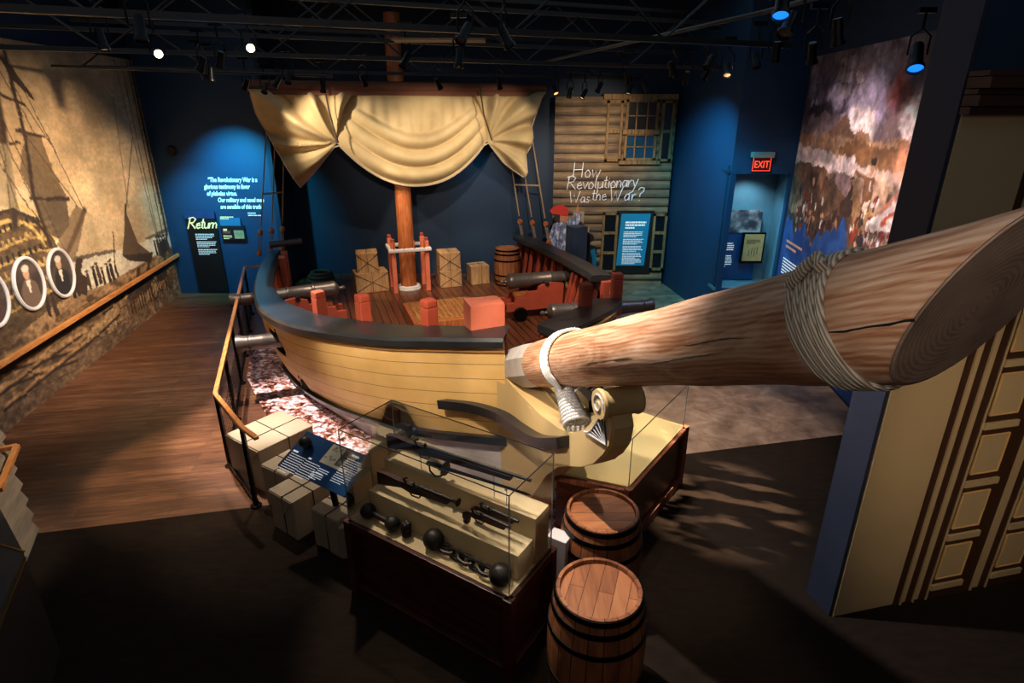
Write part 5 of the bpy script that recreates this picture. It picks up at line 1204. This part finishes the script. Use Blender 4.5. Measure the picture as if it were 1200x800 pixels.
# blue text panel
t = thing('text_panel', 'bright blue text panel in the lower window of the clapboard house', 'sign', (2.67, HY - .1, .5))
mb = MB(); mb.prism([(2.31, HY - .09, .46), (2.93, HY - .09, .46), (2.99, HY - .09, 1.60), (2.36, HY - .09, 1.60)], (0, .015, 0)); obj('board', mb, emis('teal panel with glow', (.06, .46, .62), .16), t)  # board given a faint glow in its material, no lamp inside
mb = MB(); greek(mb, (2.46, HY - .093, 1.40), (1, 0, 0), (0, 0, 1), .44, 3, .06, .035, 2, .5); obj('heading', mb, M['inkw'], t)
mb = MB(); [greek(mb, (2.43, HY - .093, z), (1, 0, 0), (0, 0, 1), .44, 4, .034, .014, int(z * 100), .7) for z in (1.20, 1.04, .88, .73, .60)]; obj('body_lettering', mb, M['inkw'], t)
# painted man cut-out
mx = Vector((.93, 12.62, .0)); t = thing('painted_figure', 'flat painted cut-out of a person in red cap and pale blue coat writing', 'figure', tuple(mx))
F = lambda x, z, d=0: mx + Vector((x, -d, z))
def flat(name, pts, mat, d): 
    mb = MB(); mb.prism([F(a, b, d) for a, b in pts], (0, .012, 0)); return obj(name, mb, mat, t)
coat = NT('pale blue coat print'); nn = coat.noise(coat.coord((2, 1, 1)), 7, 6, .7, .6); coat.col(coat.ramp(nn, [(.35, (.16, .19, .30)), (.5, (.42, .47, .62)), (.62, (.80, .83, .92))])); coat = coat.set(.7)
flat('breeches', [(-.16, .20), (.22, .20), (.22, .80), (-.12, .80)], paint('off white print', (.80, .78, .74), .7, var=.2, scale=9), .0)
flat('coat', [(-.20, .72), (.24, .66), (.26, 1.30), (.46, 1.38), (.54, 1.62), (.46, 1.70), (.34, 1.54), (.12, 1.52), (-.04, 1.44), (-.14, 1.2)], coat, .015)
flat('head', [(.06, 1.50), (.22, 1.46), (.26, 1.58), (.22, 1.70), (.06, 1.70)], paint('skin print', (.68, .47, .36), .7), .03)
flat('hand', [(.40, 1.66), (.47, 1.66), (.47, 1.76), (.45, 1.86), (.42, 1.76)], bpy.data.materials['skin print'], .03)
flat('cap', [(-.10, 1.66), (.24, 1.60), (.26, 1.74), (.14, 1.84), (-.02, 1.82), (-.14, 1.72)], paint('red cap print', (.72, .16, .12), .7), .045)
flat('hair', [(-.02, 1.50), (.08, 1.46), (.08, 1.64), (-.04, 1.66)], paint('dark hair print', (.16, .11, .09), .7), .04)
mb = MB(); mb.tube([F(.10, .1, -.03), F(.10, 1.3, -.03)], .02, 6); obj('brace', mb, M['blk'], t)
# grey kiosk box in front of the man
mb = MB(); mb.box((1.35, 12.35, .72), (.36, .30, 1.44), Matrix.Rotation(.35, 3, 'Z'), .01); o = obj('grey_pillar', mb, paint('blue grey laminate', (.16, .20, .28), .4, var=.3), at=(1.35, 12.35, 0)); tag(o, 'blue-grey square pillar in front of the painted figure', 'pillar')
# silhouette
sx = Vector((1.62, 12.55, 0)); t = thing('silhouette_figure', 'black cut-out silhouette of a person in a tricorn hat before the clapboards', 'figure', tuple(sx)); mb = MB()
mb.prism([sx + Vector((a, 0, b)) for a, b in ((-.22, 0), (-.20, .75), (-.16, .92), (-.05, 1.0), (-.055, 1.06), (-.14, 1.10), (-.10, 1.20), (0, 1.27), (.11, 1.20), (.13, 1.10), (.055, 1.05), (.05, .99), (.15, .92), (.20, .7), (.22, 0))], (0, .02, 0)); obj('body', mb, M['blk'], t)
mb = MB(); mb.prism([sx + Vector((a, -.012, b)) for a, b in ((.12, 0), (.11, .7), (.06, .88), (.15, .92), (.20, .7), (.22, 0))], (0, .01, 0)); obj('edge_stripe', mb, M['tealp'], t)

# ================================================================== BACK LEFT PANELS
t = thing('banner_panel', 'tall dark banner panel headed Return on the blue back wall', 'sign', (-6.35, 12.26, 0))
mb = MB(); mb.box((-6.40, 12.27, .90), (.62, .04, 1.66)); obj('board', mb, paint('near black print', (.015, .03, .045), .5), t)
mb = MB(); mb.box((-6.40, 12.245, 1.68), (.62, .01, .14)); obj('picture_band', mb, M['bluep'], t)
mb = MB(); strokes(mb, 'Return', .23, (-6.68, 12.235, 1.40), (1, 0, 0), .014, shear=.35, slope=.02, sp=.88); obj('heading', mb, M['inkc'], t)
mb = MB(); [greek(mb, (-6.56, 12.243, z), (1, 0, 0), (0, 0, 1), .40, 4, .034, .013, int(z * 99)) for z in (1.28, 1.12, .96)]; obj('body_lettering', mb, M['inkw'], t)
t = thing('wall_panel', 'small blue picture panel right of the Return banner', 'sign', (-5.78, 12.26, 1.2))
mb = MB(); mb.box((-5.77, 12.265, 1.31), (.50, .03, .30)); mb.box((-5.80, 12.27, 1.52), (.44, .02, .14)); obj('board', mb, paint('dark navy print', (.03, .05, .11), .5), t)
mb = MB(); mb.box((-5.80, 12.255, 1.54), (.42, .01, .16)); obj('picture_band', mb, M['tealp'], t)
mb = MB(); mb.box((-5.65, 12.243, 1.28), (.20, .01, .17)); obj('document', mb, paint('peach document', (.80, .58, .42), .6, var=.25, scale=14), t)
mb = MB(); mb.box((-5.90, 12.243, 1.33), (.16, .01, .06)); obj('red_strip', mb, M['red'], t)
mb = MB(); greek(mb,(-5.96, 12.24, 1.35), (1, 0, 0), (0, 0, 1), .12, 1, .05, .05, 3) if True else strokes(mb, 'Wa', .10, (-5.95, 12.235, 1.33), (1, 0, 0), .010, shear=.3); greek(mb, (-5.98, 12.243, 1.63), (1, 0, 0), (0, 0, 1), .3, 2, .035, .02, 4); greek(mb, (-5.98, 12.243, 1.25), (1, 0, 0), (0, 0, 1), .18, 3, .03, .012, 4); obj('lettering', mb, M['inkc'], t)
t = thing('wall_lettering', 'white italic quotation about the Revolutionary War lettered on the blue wall', 'lettering', (-5.8, 12.28, 2)); yy_ = 12.285
for s_, x, z, in (('\u201cThe Revolutionary War is a', -6.12, 2.335), ('glorious testimony in favor', -6.22, 2.20), ('of plebeian virtue.', -6.19, 2.065), ('Our military and naval men', -5.99, 1.935), ('are sensible of this truth', -5.96, 1.80)):
    text('text_line', s_, .125, (x, yy_, z), (1, 0, 0), M['inkw'], t, shear=.22, off=.004, space=.95, sx=.72)
mb = MB(); greek(mb, (-5.42, yy_, 1.70), (1, 0, 0), (0, 0, 1), .28, 1, .03, .022, 7); greek(mb, (-5.42, yy_, 1.655), (1, 0, 0), (0, 0, 1), .50, 1, .03, .022, 8); obj('attribution', mb, M['inkw'], t)
# low white stubs by the far walkway end: a small round sensor on the wall
t = thing('wall_speaker', 'small round black speaker high on the blue wall', 'speaker', (-6.7, 12.25, 2.9)); mb = MB(); mb.lathe([(0, 0), (.09, 0), (.1, .02), (.08, .05), (0, .05)], TR((-6.72, 12.29, 2.93), 0, PI / 2), 20); obj('body', mb, M['blk'], t, True)

# ================================================================== EXIT SIGN AND NICHE
ex = thing('exit_sign', 'lit red EXIT sign above the blue niche', 'exit sign', (4.23, 10.5, 2.8))
mb = MB(); mb.box((4.23, 10.46, 2.98), (.36, .14, .09), bevel=.01); obj('housing', mb, paint('grey housing', (.55, .50, .48), .5), ex)
mb = MB(); mb.box((4.23, 10.47, 2.83), (.30, .035, .22)); obj('face', mb, M['exitp'], ex)
mb = MB()
for x, w, z, h in ((4.23, .30, 2.937, .007), (4.23, .30, 2.723, .007), (4.083, .007, 2.83, .22), (4.377, .007, 2.83, .22)): mb.box((x, 10.449, z), (w, .004, h))
obj('border', mb, M['exitr'], ex)
text('lettering', 'EXIT', .16, (4.23, 10.447, 2.772), (1, 0, 0), M['exitr'], ex, align='CENTER', off=.0, space=1.0, sx=.78)
t = thing('niche_panel', 'blue text panel with engraved picture standing inside the lit niche', 'sign', (4.25, 11.1, .63))
mb = MB(); mb.box((4.20, 11.08, 1.30), (.82, .03, 1.30)); obj('board', mb, M['bluep'], t)
c_ = Canvas(.84, .42, .02, (.45, .44, .46)); nn = c_.fbm(6, 21); c_.blend(np.clip((nn - .45) * 5, 0, 1), (.16, .18, .22)); c_.blend(np.clip((.45 - nn) * 5, 0, 1), (.72, .72, .74)); c_.build('picture_band', M['battle'], (3.79, 11.055, 1.55), (1, 0, 0), parent=t)
mb = MB(); greek(mb, (3.9, 11.055, 1.42), (1, 0, 0), (0, 0, 1), .2, 1, .05, .035, 2); greek(mb, (3.88, 11.055, 1.34), (1, 0, 0), (0, 0, 1), .30, 5, .04, .018, 3); greek(mb, (3.88, 11.055, 1.10), (1, 0, 0), (0, 0, 1), .30, 6, .04, .018, 4); obj('lettering', mb, M['inkw'], t)
t = thing('framed_document', 'framed yellowed document lit inside the niche', 'frame', (4.55, 10.95, 1.1))
mb = MB(); mb.box((4.50, 10.98, 1.28), (.42, .06, .58)); obj('frame', mb, M['black_metal'], t)
mb = MB(); mb.box((4.50, 10.945, 1.29), (.36, .01, .50)); obj('document', mb, paint('yellowed sheet', (.72, .60, .38), .6, var=.2, scale=8), t)
mb = MB(); [mb.box((4.43 + .05 * k, 10.938, 1.2 + .03 * (k % 2)), (.008, .004, .14)) for k in range(4)]; greek(mb, (4.36, 10.938, 1.43), (1, 0, 0), (0, 0, 1), .28, 3, .03, .01, 4); obj('drawing', mb, M['string'], t)

# ================================================================== CEILING STEEL AND SPOTLIGHTS
jd = Vector((.93, .37, 0)).normalized(); jn = Vector((-jd.y, jd.x, 0))
def joist(cx, cy, zb, hl, hr, i):
    t = thing('ceiling_joist', 'dark open-web steel joist crossing overhead', 'joist', (cx, cy, zb), group='overhead steel joists')
    a, b = Vector((cx, cy, zb)) - jd * hl, Vector((cx, cy, zb)) + jd * hr
    mb = MB(); mb.beam(a, b, .07, .05); obj('bottom_chord', mb, M['steel'], t)
    mb = MB(); mb.beam(a + Vector((0, 0, .62)), b + Vector((0, 0, .62)), .07, .05); obj('top_chord', mb, M['steel'], t)
    mb = MB(); n = int((hl + hr) / 1.5)
    for k in range(n):
        p0 = a + jd * ((hl + hr) * k / n); p1 = a + jd * ((hl + hr) * (k + .5) / n) + Vector((0, 0, .62)); p2 = a + jd * ((hl + hr) * (k + 1) / n); mb.tube([p0, p1], .012, 5); mb.tube([p1, p2], .012, 5)
    obj('web', mb, M['steel'], t)
joist(-1.92, 5.02, 4.32, 4.2, 5.2, 0); joist(-3.04, 7.79, 4.30, 3.2, 6.8, 1); joist(-4.15, 10.55, 4.28, 2.4, 8.0, 2)
joist(-1.2, 2.9, 4.4, 4.5, 4, 3); joist(-2.6, 9.3, 4.62, 4, 6, 4)
t = thing('conduit_run', 'thin dark conduit crossing under the ceiling near the mural', 'conduit', (-5, 8, 4.2)); mb = MB(); mb.tube([(-6.0, 8.5, 4.22), (-2.6, 9.4, 4.14)], .02, 6); obj('pipe', mb, M['steel'], t)
t = thing('conduit_run', 'thin conduit running away overhead above the bowsprit', 'conduit', (2, 7, 4.5)); mb = MB(); mb.tube([(.5, 10.5, 4.4), (2.1, 5.6, 4.45), (2.25, 4.6, 4.45)], .02, 6); obj('pipe', mb, M['steel'], t)
def spotfix(loc, target, lens, label=None, grp=True, sc=1.0):
    loc, target = Vector(loc), Vector(target); d = (target - loc).normalized()
    W = Matrix.Translation(loc) @ d.to_track_quat('-Z', 'Y').to_matrix().to_4x4() @ Matrix.Scale(sc, 4)
    t = thing('spotlight', label or 'small black track spotlight hanging in the dark overhead grid', 'spotlight', tuple(loc), group='black ceiling spotlights' if not label else None)
    mb = MB(); mb.lathe([(.0, .11), (.05, .11), (.055, .09), (.058, -.10), (.075, -.13), (.075, -.16), (.068, -.16), (.066, -.13)], W, 18); obj('can', mb, M['black_metal'], t, True)
    mb = MB(); mb.lathe([(0, -.135), (.066, -.135), (.066, -.13), (0, -.13)], W, 18); obj('lens', mb, lens, t)
    mb = MB(); top = loc + Vector((0, 0, .20)); sd = d.cross(Vector((0, 0, 1))); sd = sd.normalized() * .07 if sd.length > 1e-3 else Vector((.07, 0, 0))
    mb.tube([loc + sd, loc + sd + Vector((0, 0, .14)), top, loc - sd + Vector((0, 0, .14)), loc - sd], .008, 6); mb.tube([top, top + Vector((0, 0, .12))], .012, 6); mb.box(top + Vector((0, 0, .13)), (.14, .05, .04)); obj('yoke', mb, M['black_metal'], t, True)
    return t
FX = [((-2.51, 4.5, 4.22), 0), ((-3.41, 5.5, 4.25), 1), ((-4.07, 8.5, 4.17), 0), ((-3.94, 8.5, 4.14), 0), ((-3.9, 9.5, 4.05), 1), ((-3.63, 9.5, 4.0), 0), ((-3.4, 9.4, 4.08), 0), ((-2.78, 9.5, 4.02), 0), ((-2.14, 9.3, 4.1), 1), ((-1.13, 7, 4.2), 0), ((-.48, 6, 4.15), 1), ((-1.09, 9.5, 4.06), 1), ((-.2, 10, 4.08), 0), ((.73, 11, 4.02), 1), ((.99, 11, 3.97), 0), ((1.24, 11, 3.95), 1), ((1.43, 10.5, 4.04), 0), ((1.92, 10.5, 4.02), 1), ((2.07, 10, 4.02), 1), ((2.23, 9, 4.2), 0), ((2.42, 9, 4.12), 1), ((2.56, 8.5, 4.14), 1), ((2.64, 8, 4.16), 1), ((2.60, 7, 4.2), 0), ((2.41, 6, 4.2), 1), ((2.51, 5.5, 4.15), 0), ((1.66, 4.0, 4.18), 0), ((2.2, 4.5, 4.2), 0), ((-.06, 5, 4.22), 0), ((-.35, 5, 4.24), 0), ((2.3, 7.6, 4.22), 0), ((2.05, 8.4, 4.2), 0), ((1.7, 9.6, 4.15), 0), ((-3.1, 9.0, 4.12), 0), ((-3.2, 7.2, 4.22), 0), ((-3.6, 7.6, 4.2), 0)]
for i, (lc, q_) in enumerate(FX):
    tg = (lc[0] + random.uniform(-2, 2), lc[1] + random.uniform(-2.4, 2.5), 1.2); spotfix(lc, tg, M['lensdim'] if q_ else M['blk'], sc=.62)
spotfix((-3.77, 7, 4.26), (-.2, 1.0, 2.6), M['ember'], 'glowing warm spotlight above the left walkway, leftmost of the two bright ones', sc=.6)
spotfix((-2.78, 7, 4.31), (.1, .5, 3.0), M['ember'], 'glowing warm spotlight above the ship left of the sail', sc=.6)
spotfix((3.39, 5.5, 4.12), (2.9, 4.3, 2.4), M['lensblue'], 'blue-glowing spotlight in front of the battle painting top edge', sc=.9)
spotfix((1.60, 4.0, 4.30), (1.3, 3.2, 2.9), M['lensblue'], 'blue-glowing spotlight at the top edge right of centre', sc=.7)
t = thing('ceiling_panel', 'pale louvred panel hanging above the middle of the sail', 'panel', (-.8, 6.6, 4.4)); mb = MB(); mb.box((-.75, 6.9, 4.36), (.95, .14, .02), Matrix.Rotation(.05, 3, 'Z')); mb.box((-.75, 6.75, 4.36), (.95, .10, .02), Matrix.Rotation(.05, 3, 'Z')); obj('slats', mb, paint('tan slat', (.55, .43, .3), .5), t)

# ================================================================== LIGHTS
def lamp(name, loc, tgt, power, ang, col=(1, .72, .45), blend=.5, rad=.05, gobo=None):
    l = bpy.data.lights.new(name, 'SPOT'); l.energy = power; l.spot_size = math.radians(ang); l.spot_blend = blend; l.color = col; l.shadow_soft_size = rad
    o = bpy.data.objects.new(name, l); COL.objects.link(o); o.location = loc
    o.rotation_euler = (Vector(tgt) - Vector(loc)).to_track_quat('-Z', 'Y').to_euler()
    if gobo:
        l.use_nodes = True; nt = l.node_tree; em = nt.nodes['Emission']; tc = nt.nodes.new('ShaderNodeTexCoord'); mp = nt.nodes.new('ShaderNodeMapping'); mp.inputs['Scale'].default_value = gobo[1]
        mp.inputs['Rotation'].default_value = (0, 0, .5)
        nz = nt.nodes.new('ShaderNodeTexNoise'); nz.inputs['Scale'].default_value = gobo[0]; nz.inputs['Detail'].default_value = 2; rp_ = nt.nodes.new('ShaderNodeValToRGB'); rp_.color_ramp.elements[0].position = .50; rp_.color_ramp.elements[1].position = .60
        nt.links.new(tc.outputs['Normal'], mp.inputs[0]); nt.links.new(mp.outputs[0], nz.inputs['Vector']); nt.links.new(nz.outputs['Fac'], rp_.inputs[0]); nt.links.new(rp_.outputs[0], em.inputs['Strength'])
    return o
W_ = (1, .74, .48); WN = (1, .82, .62); WH = (1, .90, .80); BL = (.04, .72, 1.0)
exec_lights = [
 # mural
 ('l', (-2.6, 8.0, 4.2), (-6.6, 8.8, 2.0), 1100, 66, W_, 1), ('l', (-3.2, 5.5, 4.2), (-6.3, 7.3, 1.3), 750, 56, WH, 1), ('l', (-3.4, 10, 4.1), (-7.0, 11.0, 1.6), 420, 52, W_, 1),
 # sail
 ('l', (-3.9, 10.0, 4.0), (-2.9, 11.9, 2.9), 190, 60, WN, .7), ('l', (-.8, 9.4, 4.1), (-1.4, 11.9, 2.8), 260, 58, WN, .7), ('l', (.9, 10.3, 4.0), (-.2, 12.2, 3.0), 170, 60, WN, .7), ('l', (-1.7, 7.6, 3.3), (-1.8, 12, 2.7), 230, 45, WN, .8),
 # deck
 ('l', (-1.9, 8.6, 4.2), (-1.6, 10.5, .2), 330, 52, WN, .6), ('l', (-.3, 9.9, 4.1), (-.6, 12.2, .4), 330, 40, WN, .5), ('l', (-2.3, 10.2, 4.1), (-2.3, 12.0, .7), 330, 32, W_, .5), ('l', (.9, 6.9, 4.2), (.2, 9.6, .4), 600, 46, WN, .6),
 # port rail + water
 ('l', (-1.0, 8.0, 4.25), (1.6, 9.8, .8), 330, 44, WN, .8),
 ('l', (-2.7, 7.3, 4.2), (-3.1, 7.9, .6), 420, 52, WH, .6), ('l', (-3.9, 6.7, 4.2), (-2.7, 6.6, .0), 1300, 44, WH, .5), ('l', (-2.6, 8.9, 4.2), (-3.3, 9.3, .8), 330, 50, WN, .7),
 # bow; first lamp added from the camera side to lift dark post fronts
 ('l', (-1.0, 2.8, 4.25), (-1.5, 6.9, 1.6), 600, 30, WN, .9), ('l', (.4, 3.6, 4.3), (-.3, 5.8, 1.7), 120, 26, WN, .9),
 ('l', (-2.3, 3.6, 4.3), (-1.2, 6.0, 1.0), 800, 34, WN, .7), ('l', (-.9, 3.3, 4.3), (.35, 5.2, 1.3), 620, 30, WN, .5), ('l', (.1, 4.6, 4.3), (.4, 5.6, 1.5), 160, 55, WH, .7),
 # bowsprit; last two lamps added to lift the dark end face and lashing
 ('l', (-.6, 3.9, 4.4), (.75, 3.6, 2.4), 620, 60, WH, .8), ('l', (-.3, .6, 3.9), (1.5, 1.55, 3.1), 55, 40, WH, .9), ('l', (-1.9, 1.6, 3.9), (.38, 4.25, 1.45), 420, 20, WH, .8),
 # case and barrels
 ('l', (-1.5, 4.9, 4.3), (-.6, 3.8, .9), 330, 34, WN, .5), ('l', (.5, 4.3, 4.3), (.62, 3.3, .8), 110, 42, W_, .5), ('l', (.9, 5.4, 4.3), (1.0, 4.9, .7), 230, 44, WN, .6),
 # walkway
 ('l', (-4.2, 6.8, 4.2), (-3.4, 5.7, 0), 420, 34, W_, .4), ('l', (-5.0, 9.0, 4.2), (-5.2, 8.6, 0), 130, 60, W_, .9), ('l', (-3.4, 5.4, 4.2), (-3.0, 5.2, 0), 130, 40, W_, .7),
 # parcels + panel
 ('l', (-2.6, 6.2, 4.2), (-2.2, 5.0, .4), 260, 34, WN, .6),
 # house
 ('l', (.6, 9.4, 4.1), (1.6, 12.9, 2.0), 420, 54, (1, .80, .60), .8), ('l', (1.9, 10.6, 4.0), (1.7, 12.9, 3.2), 120, 60, W_, .8),
 # battle painting
 ('l', (2.3, 7.6, 4.2), (4.6, 8.6, 2.6), 850, 72, (1, .80, .76), .8), ('l', (2.2, 6.0, 4.0), (4.5, 7.6, 2.2), 420, 60, (1, .82, .80), .8),
 # blues
 ('l', (-5.3, 10.9, 3.6), (-5.5, 12.3, 2.2), 520, 76, BL, 1), ('l', (-6.2, 11.0, 3.4), (-6.5, 12.3, 1.2), 200, 62, BL, 1), ('l', (2.3, 10.2, 4.1), (3.6, 11.5, 2.2), 380, 84, BL, 1), ('l', (3.3, 9.0, 4.1), (4.0, 10.6, 1.4), 200, 60, BL, 1), ('l', (-.9, 12.45, 3.9), (-.5, 13.15, 1.0), 90, 50, BL, 1), ('l', (2.9, 8.0, 4.2), (2.0, 8.6, .8), 110, 40, (.3, .5, 1), .8),
 ('l', (4.3, 10.75, 2.62), (4.3, 11.1, 1.2), 40, 120, (.65, .88, 1), .9),
 # stone floor and facade
 ('l', (1.6, 7.4, 4.2), (2.4, 6.7, 0), 520, 46, (1, .80, .66), .8), ('l', (2.4, .9, 3.6), (3.3, 3.7, 1.4), 150, 40, W_, 1),
 ('l', (-1.9, 5.0, 4.2), (-4.2, 4.2, 1.0), 420, 24, WN, .8),
]
for i, a in enumerate(exec_lights): lamp("spot_lamp", a[1], a[2], a[3], a[4], a[5], a[6])
lamp('gobo_lamp', (2.6, 6.3, 4.3), (2.1, 5.0, 0), 3600, 22, W_, .6, .01, gobo=(7, (1, 3.5, 1)))
w = bpy.data.worlds.new('room ambience'); bpy.context.scene.world = w; w.use_nodes = True
w.node_tree.nodes['Background'].inputs[0].default_value = (.25, .45, .7, 1); w.node_tree.nodes['Background'].inputs[1].default_value = .0
def area(loc, size, power, col, rot=(0, 0, 0)):
    l = bpy.data.lights.new('soft_fill', 'AREA'); l.shape = 'RECTANGLE'; l.size, l.size_y = size; l.energy = power; l.color = col
    o = bpy.data.objects.new('soft_fill', l); COL.objects.link(o); o.location = loc; o.rotation_euler = rot
area((-1, 6, 5.5), (9, 10), 60, (.6, .82, 1))
area((0, -2, 4.5), (8, 2), 24, (1, .85, .75), (math.radians(60), 0, 0))

# ================================================================== CAMERA
cam = bpy.data.cameras.new('camera'); co_ = bpy.data.objects.new('camera', cam); COL.objects.link(co_)
co_.location = (0, 0, 3.7); co_.rotation_euler = (math.radians(90 - 21.4), 0, 0); cam.sensor_width = 36; cam.lens = 695 / 1200 * 36; cam.clip_end = 100
sc = bpy.context.scene; sc.camera = co_
sc.view_settings.view_transform = 'Standard'; sc.view_settings.look = 'None'; sc.view_settings.exposure = .28
